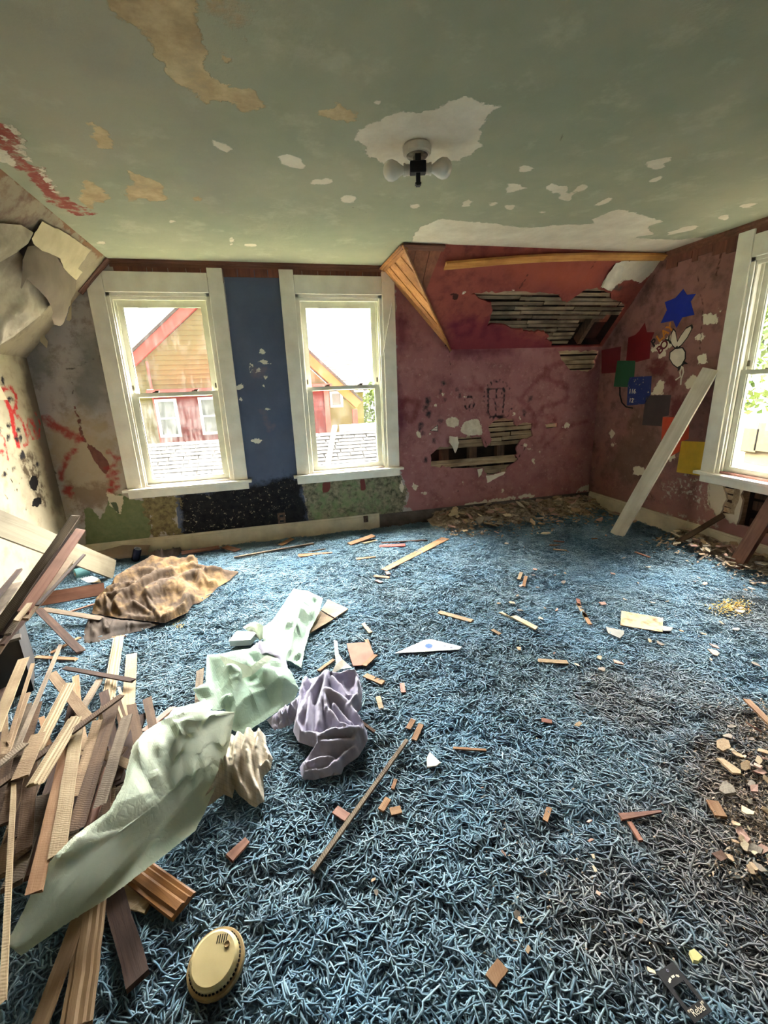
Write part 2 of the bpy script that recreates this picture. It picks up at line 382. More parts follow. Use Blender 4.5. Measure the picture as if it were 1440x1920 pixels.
back_layers = [
    dict(col=PINK, col2=(146, 95, 96), csc=2.5, amp=.03, sc=9, soft=.004, shapes=[('poly', [(738,470),(748,880),(770,925),(758,950),(790,962),(1130,940),(1150,600),(700,480)])]),
    dict(col=(112, 70, 66), wear=(.48, .70), wsc=10, amp=.03, sc=9, soft=.01, a=.55, shapes=[('poly', [(745,480),(755,880),(780,925),(800,955),(1130,935),(1150,600),(705,490)])]),
    dict(col=(192, 152, 144), wear=(.58, .70), wsc=28, amp=.03, sc=9, soft=.01, a=.5, shapes=[('poly', [(745,640),(755,880),(780,925),(800,955),(1130,935),(1135,700)])]),
    dict(col=(116, 104, 92), wear=(.48, .68), wsc=10, amp=.05, sc=9, soft=.03, a=.6, shapes=[('poly', [(40,600),(200,520),(240,900),(150,960),(100,960)])]),
    dict(col=(120, 118, 112), amp=.06, sc=6, soft=.06, a=.8, shapes=[('poly', [(150,640),(200,620),(215,760),(170,770),(130,740)]), ('poly', [(40,620),(75,615),(95,700),(60,720)])]),
    dict(col=(168, 150, 122), amp=.08, sc=5, soft=.08, a=.8, shapes=[('poly', [(75,780),(200,790),(230,930),(150,950),(110,960)])]),
    dict(col=(96, 66, 52), amp=.06, sc=12, soft=.03, a=.55, shapes=[('poly', [(120,910),(205,900),(215,940),(150,965)])]),
    dict(col=(94, 103, 124), col2=(84, 92, 112), csc=3, amp=.004, soft=.002, shapes=[('poly', navy)]),
    dict(col=(24, 23, 28), col2=(40, 38, 40), csc=20, amp=.05, sc=8, soft=.03, shapes=[('poly', [(335,930),(465,905),(560,890),(575,940),(582,1000),(340,1020)])]),
    dict(col=(168, 158, 130), wear=(.60,.68), wsc=42, amp=.05, sc=8, soft=.05, shapes=[('poly', [(335,935),(480,910),(545,905),(560,935),(500,975),(340,1005)])]),
    dict(col=(118, 122, 88), col2=(100, 110, 78), amp=.012, soft=.002, h=-.5, shapes=[('poly', [(158,952),(170,950),(188,975),(205,935),(225,925),(245,935),(278,940),(285,1000),(270,1020),(162,1030)])]),
    dict(col=(140, 126, 88), col2=(96, 84, 62), csc=26, amp=.08, sc=12, soft=.01, shapes=[('poly', [(268,935),(330,930),(340,1000),(285,1008)])]),
    dict(col=(150, 140, 116), col2=(72, 74, 58), csc=30, amp=.03, sc=14, soft=.004, shapes=[('poly', [(566,905),(748,888),(765,925),(755,960),(690,985),(585,995)])]),
    dict(col=(104, 124, 84), col2=(140,140,110), csc=20, wear=(.45,.6), wsc=9, amp=.03, soft=.01, shapes=[('poly', [(572,920),(600,905),(700,900),(745,900),(750,950),(690,975),(590,985)])]),
    dict(col=(112, 60, 56), amp=.006, soft=.002, shapes=[('poly', [(604,905),(620,903),(618,921),(605,925)]), ('poly', [(675,900),(684,898),(686,918),(677,920)])]),
    dict(col=(104, 64, 60), col2=(120, 80, 70), amp=.01, soft=.002, h=-.9, shapes=[('poly', [(162,834),(176,836),(190,850),(205,868),(204,882),(196,890),(186,876),(176,862)]), ('line', [(138,764),(148,785),(152,810),(160,830)], .02)]),
    dict(col=(196, 184, 158), amp=.012, sc=30, soft=.002, h=-.5, shapes=[('poly', [(198,920),(215,928),(232,930),(226,968),(216,955),(205,945)])]),
    dict(col=(84, 92, 70), amp=.008, soft=.002, shapes=[('poly', [(208,941),(220,942),(223,962),(215,958)])]),
    dict(SPR, shapes=[('line', zig((80,785),(150,825), 16, 4), .035), ('line', [(143,842),(130,850),(122,868),(118,880),(114,898)], .035), E_(128,921,12,10), ('line', [(203,848),(212,852),(218,860),(226,858)], .03), ('line', zig((208,872),(214,920), 7, 8), .03)]),
    dict(col=(106, 40, 44), amp=.02, soft=.025, sc=10, a=.6, shapes=[('line', [(1062,676),(1026,690),(1020,706),(1040,716),(1062,726),(1064,745),(1045,757),(1018,763),(1012,778),(1040,788)], .035), ('line', [(1030,692),(985,735),(975,748),(1000,776),(1004,800)], .035), ('line', [(890,718),(905,728),(880,730)], .03), ('line', [(762,748),(752,770),(775,790),(785,760),(762,748)], .05), ('line', [(1020,810),(1015,830)], .03), ('line', [(1020,840),(1060,800),(1100,790)], .025)]),
    dict(col=(92, 30, 52), amp=.03, soft=.04, sc=6, a=.7, shapes=[('poly', [(740,560),(760,600),(765,640),(750,660)]), ('poly', [(850,650),(960,650),(960,665),(850,670)]), ('poly', [(740,690),(760,800),(745,830)])]),
    dict(col=(52, 44, 48), amp=.012, soft=.012, sc=25, shapes=dots([(832,718,4,3),(826,732,3,7),(802,752,5,9,20),(797,765,4,6),(803,776,5,7),(834,750,4,3),(790,795,4,4),(786,806,3,4),(826,790,5,3),(793,812,4,4),(815,826,3,5),(798,862,5,4),(858,730,3,3),(862,740,2,5),(993,747,6,3,-45),(983,775,3,8),(788,800,3,4)])),
    dict(col=(46, 36, 40), amp=.004, soft=.004, shapes=emblem()),
    dict(col=(226, 214, 190), col2=(200,186,160), amp=.01, sc=35, soft=.002, h=-.6, shapes=[('poly', [(843,792),(855,784),(860,798),(850,802),(845,800)]), ('poly', [(836,786),(850,781),(860,786),(861,796),(850,803),(838,798)]), ('poly', [(862,803),(872,790),(895,784),(903,797),(905,815),(880,817),(866,812)]), ('poly', [(842,818),(858,819),(861,832),(854,848),(848,838),(842,830)]), ('poly', [(779,806),(787,810),(790,822),(783,820)]), ('poly', [(774,905),(785,912),(780,920),(772,916)]), ('poly', [(752,900),(758,912),(754,925),(748,915)])]
        + dots([(831,740,4,3),(870,744,4,2),(787,702,2,3),(817,761,2,4),(875,806,2,2),(963,776,3,4),(975,784,3,4),(985,835,5,3),(992,842,4,3),(1000,865,3,6),(942,920,3,4),(1012,847,3,2),(806,815,2,2),(798,845,2,2),(771,880,2,2),(868,905,2,5),(795,925,6,3),(990,800,6,8),(1062,798,7,6)])),
    dict(col=(206, 196, 176), amp=.03, sc=20, soft=.003, h=-.5, shapes=[('line', [(870,948),(920,940),(985,930),(1000,930)], .035), ('poly', [(1085,918),(1104,908),(1106,920),(1080,922)])]),
    dict(col=(232, 226, 208), amp=.012, sc=26, soft=.0015, h=-.6, shapes=dots([(492,660,8,5),(497,679,17,4),(470,690,3,12),(485,695,8,5),(497,706,6,4),(449,727,6,8,50),(452,748,4,3),(502,767,4,2),(495,724,5,3),(481,826,10,6),(530,1000-30,5,8)])),
    dict(col=(150, 120, 120), amp=.03, soft=.02, a=.35, shapes=[('poly', [(470,690),(500,690),(495,706),(475,704)]), ('line', [(492,770),(505,805),(512,800)], .02)]),
    dict(col=(44, 34, 30), amp=.006, soft=.003, a=.8, shapes=[('line', [(120,690),(135,692),(165,678),(190,667)], .007), ('line', [(118,692),(138,720),(136,740)], .008), ('line', [(843,660),(845,710)], .008), ('line', [(860,905),(858,935)], .006), ('line', [(922,895),(922,915)], .006), ('line', [(285,945),(330,950),(345,945)], .006), ('line', [(888,778),(895,785),(897,772)], .007), ('line', [(102,880),(114,918),(122,948)], .012), ('line', [(968,830),(985,838),(978,850),(968,862)], .014), ('line', [(913,842),(908,820)], .01)]),
]
back_outline = [(-L, 0), (R, 0), (R, KZ), (XK, KZ), (XH, H), (XL, H), (-L, KZ)]
wall_back = surface('wall_back', PB, back_outline, [opening(WC1), opening(WC2), hole_back, hole_back2, hole_knee], .022, back_layers, vary((178,167,160), (162,153,147), (130,116,106), 1.8, 8), rim=.02)

# ---- red slope
holeS_c = [(100,130),(240,118),(400,110),(530,110),(720,125),(800,130),(815,190),(860,200),(900,170),(960,130),(1020,90),(1100,80),(1210,130),(1220,175),(1290,190),(1325,240),(1325,320),(1250,430),(1160,535),(1140,560),(735,560),(740,520),(680,500),(720,470),(660,430),(540,430),(430,410),(300,370),(230,385),(270,260),(260,200),(160,170)]
hole_slope = rough_poly(PS.poly([(860 + x / 4.235, 520 + y / 4.235) for x, y in holeS_c]), .03, .007, 5)
hole_slope = [(min(u, R - .03), max(v, .012)) for u, v in hole_slope]
slope_layers = [
    dict(col=(104, 48, 44), wear=(.45, .68), wsc=10, amp=.03, soft=.02, a=.6, shapes=[('uv', [(1.0, -.1), (3.5, -.1), (3.5, 1.1), (1.0, 1.1)])]),
    dict(col=(118, 44, 56), amp=.08, sc=4, soft=.08, a=.75, shapes=[('poly', [(840,600),(920,600),(1060,650),(1130,655),(1120,670),(840,680)])]),
    dict(col=(166, 84, 60), amp=.08, sc=4, soft=.1, a=.6, shapes=[('poly', [(960,500),(1120,500),(1110,540),(1000,530)])]),
    dict(col=(92, 26, 44), amp=.02, soft=.03, sc=8, a=.7, shapes=[('line', [(890,598),(870,600),(853,612),(856,628),(880,628),(888,612)], .05), ('line', [(905,630),(915,600),(930,612),(935,635)], .04)]),
    dict(WHT, amp=.02, shapes=[('poly', [(1125,540),(1140,515),(1155,492),(1250,480),(1238,500),(1200,530),(1180,522),(1160,532),(1148,545)])]),
    dict(col=(80, 70, 60), amp=.03, sc=12, soft=.01, a=.8, shapes=[('poly', [(1150,535),(1160,530),(1165,540),(1150,545)])]),
    dict(col=(60, 34, 30), amp=.006, soft=.003, shapes=[('line', [(990,515),(978,535),(965,548)], .014), ('line', [(1117,488),(1108,505)], .01), ('line', [(845,552),(858,551)], .014), E_(853,556,5,6)]),
    dict(col=(220, 208, 184), amp=.01, soft=.002, h=-.6, shapes=dots([(871,549,5,3),(896,552,5,3),(962,544,5,3)])),
]
_foot = (XK, 0.0); _top = (XH, _sl)
wall_slope = surface('wall_slope_back', PS, [(XK, 0), (R, 0), (R, _sl), (XH, _sl)], [hole_slope], .022, slope_layers, vary((146,78,66), (130,66,60), (98,50,46), 2.0, 6), rim=.02)

# ---- right wall
right_outline = [(-D, 0), (-YF, 0), (-YF, H), (-(D - SL), H), (-D, KZ)]
hole_r1 = rough_poly(PR.poly([(1394,918),(1385,972),(1381,984),(1440,1001),(1500,1030),(1500,935)]), .04, .006, 6)
hole_r2 = rough_poly(PR.poly([(1355,908),(1388,915),(1386,935),(1378,965),(1352,962),(1362,935)]), .03, .006, 7)
right_layers = [
    dict(col=(104, 84, 70), amp=.08, sc=5, soft=.08, a=.7, shapes=[('poly', [(1130,880),(1200,760),(1250,830),(1200,920)]), ('poly', [(1320,650),(1345,700),(1330,720)])]),
    dict(col=(92, 64, 56), wear=(.46, .68), wsc=10, amp=.03, soft=.02, a=.6, shapes=[('poly', [(1105,700),(1250,480),(1380,440),(1320,880),(1330,960),(1110,920)])]),
    dict(col=(178, 146, 132), wear=(.60, .72), wsc=18, amp=.03, soft=.02, a=.45, shapes=[('poly', [(1110,780),(1200,740),(1320,800),(1330,960),(1110,920)])]),
    dict(col=(86, 30, 34), col2=(100,36,40), amp=.03, sc=10, soft=.02, a=.8, shapes=[('line', [(1225,676),(1245,682),(1240,695),(1215,690)], .05), E_(1260,718,14,20), ('poly', [(1255,745),(1275,740),(1290,770),(1255,785)])]),
    dict(col=(218, 206, 180), amp=.016, sc=28, soft=.002, h=-.6, shapes=[('poly', [(1318,590),(1345,589),(1344,606),(1316,608)]), ('poly', [(1301,636),(1315,624),(1322,632),(1318,637),(1308,639)]), ('poly', [(1308,665),(1325,664),(1327,680),(1318,684),(1308,684)]), ('poly', [(1282,720),(1297,703),(1310,707),(1302,727),(1288,729)]), ('poly', [(1220,740),(1236,712),(1246,715),(1243,740)]), ('poly', [(1187,878),(1192,874),(1209,876),(1207,891),(1187,890)]), ('poly', [(1252,857),(1266,847),(1266,860),(1256,866)]), ('poly', [(1233,668),(1243,655),(1252,660),(1249,668),(1236,671)]), ('poly', [(1347,574),(1354,582),(1346,587)]), ('poly', [(1222,660),(1222,652),(1235,645),(1258,628),(1262,650),(1240,660)])]
        + dots([(1147,814,5,7),(1150,834,5,4)])),
    dict(col=(196, 184, 166), wear=(.52,.6), wsc=26, amp=.05, sc=12, soft=.03, shapes=[('poly', [(1240,910),(1290,890),(1320,905),(1325,950),(1310,955),(1290,930),(1240,935)]), ('line', [(1255,962),(1300,975),(1340,985)], .03)]),
    dict(col=(190, 176, 152), amp=.02, sc=14, soft=.004, h=-.5, shapes=[('poly', [(1328,896),(1392,906),(1400,990),(1345,968),(1328,945)])]),
    dict(col=(70, 40, 34), amp=.006, soft=.004, a=.85, shapes=[('line', [(1309,518),(1310,540),(1316,555),(1318,580),(1315,620),(1312,660)], .008), ('line', [(1318,543),(1330,525),(1340,520)], .006), ('line', [(1355,465),(1343,516)], .016), ('line', [(1330,900),(1330,945),(1342,966)], .006), ('line', [(1215,920),(1232,945)], .008), ('line', [(1250,488),(1175,580)], .008), E_(1318,774,5,4)]),
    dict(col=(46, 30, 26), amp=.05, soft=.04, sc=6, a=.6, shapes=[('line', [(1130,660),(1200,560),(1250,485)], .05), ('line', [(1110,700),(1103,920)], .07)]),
]
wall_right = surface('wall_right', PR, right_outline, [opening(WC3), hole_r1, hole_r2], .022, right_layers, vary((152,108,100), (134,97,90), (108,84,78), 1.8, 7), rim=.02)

# ---- left wall and slope
RED = dict(col=(176, 48, 44), amp=.012, sc=26, soft=.008)
left_layers = [
    dict(col=(98, 84, 70), amp=.05, sc=6, soft=.06, a=.9, shapes=[('poly', [(40,660),(75,660),(100,800),(125,960),(100,960),(60,800),(45,720)])]),
    dict(col=(84, 70, 52), wear=(.4,.55), wsc=20, amp=.04, sc=10, soft=.03, shapes=[('poly', [(30,850),(60,850),(90,930),(85,960),(60,920)])]),
    dict(RED, shapes=[('line', [(5,730),(20,726),(30,740),(31,762),(24,772)], .03), ('line', [(24,774),(40,785),(50,815),(52,830),(44,838)], .025), ('line', [(12,752),(22,775),(26,805),(34,835)], .05), ('line', [(66,773),(72,785),(76,800),(72,820),(60,822),(52,800),(54,785),(62,800),(66,818)], .018), ('line', [(60,785),(66,800),(74,820)], .016), ('line', [(0,815),(8,825),(12,845),(15,862)], .02), E_(3,848,5,5)]),
    dict(col=(36, 32, 34), amp=.01, soft=.008, sc=30, shapes=dots([(5,713,5,8),(20,748,6,6),(33,820,6,6),(36,823,7,6),(16,797,5,6),(26,880,5,6),(8,888,6,5),(70,872,6,6),(42,852,6,10),(15,818,4,8),(1,803,4,6),(34,806,5,5)])),
    dict(col=(22, 18, 16), amp=.008, soft=.002, h=-1.5, shapes=[('poly', [(58,893),(68,892),(72,905),(68,920),(58,918),(55,905)]), ('poly', [(62,936),(75,932),(80,942),(70,951),(60,950)]), ('line', [(100,880),(112,918)], .01), ('line', [(12,876),(24,905),(32,932)], .012), ('line', [(50,940),(48,960)], .01)]),
    dict(col=(60, 48, 36), amp=.006, soft=.004, shapes=dots([(2,925,2,3),(8,929,2,2),(14,934,2,3),(10,660,3,2),(22,664,3,2),(35,664,3,2),(32,918,2,4),(36,905,2,3),(40,895,3,2)])),
]
wall_left = surface('wall_left', PLW, [(YF, 0), (D, 0), (D, KZ), (YF, KZ)], [], .03, left_layers, vary((182,168,140), (158,144,120), (112,96,78), 2.2, 9))
lslope_layers = [
    dict(col=(104, 48, 44), wear=(.45, .68), wsc=10, amp=.03, soft=.02, a=.6, shapes=[('uv', [(1.0, -.1), (3.5, -.1), (3.5, 1.1), (1.0, 1.1)])]),
    dict(col=(90, 84, 80), amp=.1, sc=4, soft=.1, a=.85, shapes=[('poly', [(0,470),(60,420),(110,520),(60,600),(-40,640),(-60,520)])]),
    dict(col=(130, 96, 72), amp=.03, sc=12, soft=.006, h=-.4, shapes=[('line', [(0,316),(60,345),(95,383),(165,448),(188,478)], .07)]),
    dict(col=(46, 40, 36), amp=.01, soft=.004, shapes=[('line', [(0,312),(20,318),(60,348),(88,378),(118,405),(140,430),(165,452)], .012), ('line', [(80,415),(62,440),(45,470)], .02)]),
]
wall_lslope = surface('wall_slope_left', PL, [(YF, 0), (D, 0), (D, _ll), (YF, _ll)], [], .04, lslope_layers, vary((158,142,118), (138,124,104), (100,86,70), 2.2, 9))
# ---- wall behind the camera and the floor slab
wall_front = surface('wall_front', Plane((0, YF, 0), (-1, 0, 0), (0, 0, 1), (0, 1, 0)), [(-R, 0), (L, 0), (L, KZ), (-XL, H), (-R, H)], [], .2, [], vary((170,160,140), (150,140,122), (120,108,90)))
floor = MB().box((-L, YF, -.03), (R, D, 0)).build('floor', simple('floor_boards', (58, 66, 70), (40, 46, 50), 8)); floor['kind'] = 'structure'

# ---- panelled slope at the cross gable: each board a part
oak = wood('oak_panelling', (196, 142, 92), (168, 112, 66), (120, 72, 40), 1.0, .5, .25, axis=0)
oak_dark = wood('red_brown_panelling', (128, 78, 62), (104, 62, 52), (70, 42, 36), 1.0, .6, .25, axis=2)
oak_trim = wood('oak_trim', (176, 122, 72), (150, 98, 54), (110, 66, 36), 1.0, .45, .2, axis=0)
A_, B_, C_ = np.array((XH, D, H)), np.array((XH, D - SL, H)), np.array((XK, D, KZ))
pn = np.cross(B_ - A_, C_ - A_); pn /= np.linalg.norm(pn)
if pn @ (CAM - A_) < 0: pn = -pn
panel_slope = pymesh('wall_slope_panelled', [A_ , B_, C_], [(0, 1, 2)])
panel_slope = link('wall_slope_panelled', panel_slope, oak, None, origin=False); panel_slope['kind'] = 'structure'
edges_t = [0, .12, .25, .30, .48, .53, .74, .79, 1.0]
for i in range(len(edges_t) - 1):                                       # boards run down the slope, side by side from the wall outwards
    t0, t1 = edges_t[i] + .004, edges_t[i + 1] - .004
    def q(t, s): return A_ + (B_ - A_) * t + (C_ - (A_ + (B_ - A_) * 0)) * 0 + (C_ - A_) * s
    # board = strip of constant distance from the wall line; clipped by the hip edge
    e0, e1 = 1 - t0, 1 - t1
    P4 = [q(t0, 0), q(t1, 0), q(t1, e1), q(t0, e0)]
    th = .010 if (t1 - t0) > .06 else .005
    m = MB(); m.add([p for p in P4] + [p + pn * th for p in P4], [(0, 1, 2, 3), (4, 5, 6, 7), (0, 1, 5, 4), (1, 2, 6, 5), (2, 3, 7, 6), (3, 0, 4, 7)])
    me = fixn(pymesh('plank', m.v, m.f)); o = link('plank', me, None, panel_slope); me.materials.append(oak)
# trim along the ceiling edge and the wall edge of that slope
def moulding(name, a, b, n1, n2, mat, parent=None, w=.055, t=.03, seg=1, sag=None):
    """stepped moulding from a to b; n1: down the wall, n2: out from the wall"""
    a, b, n1, n2 = [np.array(k, float) for k in (a, b, n1, n2)]
    pr = [(0, 0), (0, t), (.012, t), (.016, t * .78), (w * .45, t * .70), (w * .52, t * .45), (w * .85, t * .38), (w, t * .18), (w, 0)]
    v = []; K = len(pr)
    for i in range(seg + 1):
        p = a + (b - a) * i / seg
        if sag: p = p + sag(i / seg)
        v += [p + n1 * x + n2 * y for x, y in pr]
    f = [(i * K + j, i * K + (j + 1) % K, (i + 1) * K + (j + 1) % K, (i + 1) * K + j) for i in range(seg) for j in range(K)]
    f += [tuple(range(K)), tuple(seg * K + j for j in range(K))]
    me = fixn(pymesh(name, v, f)); return link(name, me, mat, parent, origin=parent is None)
dn = (0, 0, -1)
brown_trim = wood('brown_crown', (122, 80, 62), (100, 64, 50), (70, 44, 36), 1.0, .55, .2, axis=0)
tr = moulding('trim_1', (XL, D, H), (XH, D, H), dn, (0, -1, 0), brown_trim, w=.05, t=.028); tr['kind'] = 'structure'
tr = moulding('trim_2', A_ - np.array((0, .0, 0)), B_, (C_ - A_) / np.linalg.norm(C_ - A_), pn, oak_trim, w=.06, t=.03); tr['kind'] = 'structure'
tr = moulding('trim_3', (XH, D - SL, H), (XH + .32, D - SL, H), -np.array(_sv), PS.n, brown_trim, w=.05, t=.028); tr['kind'] = 'structure'
tr = moulding('trim_4', (R, D - SL - .02, H), (R, .6, H), dn, (-1, 0, 0), brown_trim, w=.06, t=.03); tr['kind'] = 'structure'
q0, q1 = PL.P(D - .012, _ll, .004), PL.P(D - .012, _ll * .66, .004)
tr = moulding('trim_6', q0, q1, (0, -1, 0), PL.n, brown_trim, w=.05, t=.02); tr['kind'] = 'structure'
hip = C_ - B_
m = MB(); m.tube([B_ + pn * .01 + PS.n * .01, C_ + pn * .008 + PS.n * .008], .011, 6); o = m.build('trim_5', oak_trim); o['kind'] = 'structure'
# oak sheet boards left on the red slope beside the hip
for k, (x0, x1, x2) in enumerate([(XH, XH + .10, 0), (XH + .105, XH + .21, 0), (XH + .215, XH + .33, 0)]):
    def SP(u, v, d=0): return PS.P(u, v, d)
    # hip: u = XH + (XK-XH)*(1 - v/_sl)
    def vh(u): return _sl * (1 - (u - XH) / (XK - XH))
    pts = [(x0, _sl), (x1, _sl), (x1, vh(x1) + .0), (x0, vh(x0))]
    if k == 2: pts = [(x0, _sl), (x1 - .02, _sl), (x0 + .04, vh(x0 + .04)), (x0, vh(x0))]
    MB().prism(pts, SP, 0, .008).build('plank', wood('oak_sheet', (150,96,70),(128,80,58),(96,56,42),1,.55,.2,axis=2) if k == 0 else bpy.data.materials['oak_sheet'], wall_slope)
# reddish boards above the windows
x = XL + .02; k = 0
while x < XH - .03:
    w = (.105, .125, .04, .11, .13)[k % 5]; x1 = min(x + w, XH - .005)
    MB().box((x + .002, D - .009 - .003 * (k % 2), 2.2 if not (-.25 < x < .22) else 2.245), (x1 - .002, D - .001, H - .045)).build('plank', oak_dark, wall_back); x = x1; k += 1
y = D - SL - .03; k = 0
while y > .7:
    w = (.11, .13, .05, .12)[k % 4]; y0 = y - w
    zb = 2.2 if y0 < 2.8 else 2.215 + .03 * (k % 2) - .1 * max(0, 0)
    MB().box((R - .009 - .003 * (k % 2), y0 + .002, zb), (R - .001, y - .002, H - .05)).build('plank', oak_dark, wall_right); y = y0; k += 1

# ---- baseboards
cream_board = simple('cream_baseboard_paint', (214, 202, 174), (186, 174, 148), 7, .6, .002)
grey_board = simple('bare_grey_wall_foot', (104, 96, 90), (70, 62, 60), 9, .9, .004)
bb = MB().box((-L, D - .022, 0), (.955, D - .001, .145)).box((-L, D - .015, .145), (.955, D - .001, .165)).build('baseboard_back', cream_board); bb['kind'] = 'structure'
bb = MB().box((.96, D - .006, 0), (R, D - .0005, .15)).build('baseboard_gap', grey_board, wall_back)
yb = [D - .001, .2]
bb = MB().box((R - .022, .2, 0), (R - .001, D - .03, .15)).box((R - .014, .2, .15), (R - .001, D - .03, .165)).build('baseboard_right', cream_board); bb['kind'] = 'structure'
bb = MB().box((-L + .001, YF, 0), (-L + .022, D - .03, .15)).build('baseboard_left', cream_board); bb['kind'] = 'structure'
# ------------------------------------------------------------------ windows
cream = simple('cream_window_paint', (240, 234, 218), (222, 214, 196), 6, .55, .0015)
vinyl = simple('off_white_sash', (216, 214, 196), (196, 194, 176), 8, .45)
metal_dark = simple('tarnished_metal', (96, 88, 70), (60, 54, 44), 30, .5, metal=.6)
def glass_mat(name, dirt, lo, hi):
    t = NT(name)
    tr = t.n('BsdfTransparent', {0: (.97, .98, .97, 1)}); gl = t.n('BsdfGlossy', {0: (1, 1, 1, 1), 'Roughness': .02})
    df = t.n('BsdfTranslucent', {0: (.85, .83, .76, 1)})
    v = t.coord('Object', (14, 14, 2.2)); f = t.math('ADD', t.math('MULTIPLY', t.noise(2.2, 3, .7, v), .6), t.math('MULTIPLY', t.noise(9, 3, .6, t.coord()), .4))
    f = t.math('ADD', t.math('MULTIPLY', t.ramp(f, lo, hi), dirt), .0015)
    s1 = t.n('MixShader', {0: f, 1: tr.outputs[0], 2: df.outputs[0]})
    s2 = t.n('MixShader', {0: .04, 1: s1.outputs[0], 2: gl.outputs[0]})
    t.t.links.new(s2.outputs[0], t.out.inputs[0]); return t.m
glass_clean = glass_mat('window_glass', .006, .5, .72)
glass_dirty = glass_mat('streaked_window_glass', .013, .40, .66)
glass_mid = glass_mat('dusty_window_glass', .006, .45, .7)
def window(name, c, fn, wd=None, dirty=glass_mid):
    """fn(a, d, z): a along the wall, d outwards"""
    loc = fn(c, 0, .5); root = empty(name, loc, kind='structure')
    B = lambda a0, a1, d0, d1, z0, z1: MB().box((a0, d0, z0), (a1, d1, z1), fn)
    B(c - .487, c - .372, -.024, -.001, .612, 2.305).build('casing', cream, root, bevel=.003)
    B(c + .372, c + .487, -.024, -.001, .612, 2.305).build('casing', cream, root, bevel=.003)
    B(c - .37, c + .37, -.022, -.001, 2.125, 2.268).build('head_casing', cream, root, bevel=.003)
    B(c - .52, c + .52, -.062, .10, .588, .612).build('stool', cream, root, bevel=.003)
    B(c - .49, c + .49, -.018, -.001, .525, .586).build('apron', cream, root, bevel=.003)
    for s in (-1, 1):
        x0, x1 = sorted((c + s * .372, c + s * .345))
        m = B(x0, x1, -.012, .13, .612, 2.13); m.build('jamb', cream, root)
        x0, x1 = sorted((c + s * .362, c + s * .333)); B(x0, x1, .004, .018, .62, 2.11).build('stop', cream, root, bevel=.002)
        x0, x1 = sorted((c + s * .346, c + s * .325)); B(x0, x1, .052, .060, .62, 2.11).build('parting_bead', vinyl, root)
    B(c - .372, c + .372, -.012, .13, 2.10, 2.128).build('head_jamb', cream, root)
    B(c - .36, c + .36, .002, .018, 2.075, 2.10).build('stop', cream, root, bevel=.002)
    B(c - .345, c + .345, .02, .16, .60, .63).build('outer_sill', vinyl, root)
    # lower sash (inside track) and upper sash (outside track)
    for nm, z0, z1, d0, gm in (('lower_sash', .628, 1.382, .022, dirty), ('upper_sash', 1.345, 2.09, .066, glass_clean)):
        g0 = z0 + (.045 if nm[0] == 'l' else .03); g1 = z1 - (.03 if nm[0] == 'l' else .058)
        m = MB()
        for a0, a1, y0, y1 in ((c - .334, c - .292, z0, z1), (c + .292, c + .334, z0, z1)): m.box((a0, d0, y0), (a1, d0 + .03, y1), fn)
        m.box((c - .292, d0, z0), (c + .292, d0 + .03, g0), fn); m.box((c - .292, d0, g1), (c + .292, d0 + .03, z1), fn)
        m.box((c - .292, d0 + .006, g0), (c - .284, d0 + .024, g1), fn); m.box((c + .284, d0 + .006, g0), (c + .292, d0 + .024, g1), fn)
        sash = m.build(nm, vinyl, root)
        MB().box((c - .288, d0 + .013, g0 - .003), (c + .288, d0 + .017, g1 + .003), fn).build('pane', gm, sash)
        if nm[0] == 'l':
            for s in (-1, 1):
                a = c + s * .15
                MB().box((a - .022, d0 + .004, z1), (a + .022, d0 + .028, z1 + .008), fn).box((a - .006, d0 + .008, z1 + .008), (a + .026, d0 + .016, z1 + .016), fn).build('sash_lock', metal_dark, sash)
        else:
            for s in (-1, 1):
                a = c + s * .14
                MB().box((a - .035, d0 - .006, g1 - .004), (a + .035, d0 + .002, g1 + .012), fn).build('finger_tab', vinyl, sash)
                a = c + s * .325
                MB().box((a - .012, d0 - .012, z0 + .06), (a + .012, d0, z0 + .10), fn).build('tilt_latch', metal_dark, sash)
    return root
w1 = window('window_1', WC1, lambda a, d, z: (a, D + d, z), dirty=glass_dirty)
w2 = window('window_2', WC2, lambda a, d, z: (a, D + d, z))
w3 = window('window_3', WC3, lambda a, d, z: (R + d, -a, z), dirty=glass_clean)
# loose strip of stop moulding leaning out of the right jamb of the second window
p0, p1 = on_y(738, 551, D - .03), on_y(718, 667, D - .05)
o = MB().tube([p0, p1], .006, 5).build('loose_moulding_strip', cream); tag(o, 'thin cream moulding strip hanging loose on the middle window casing', 'moulding')

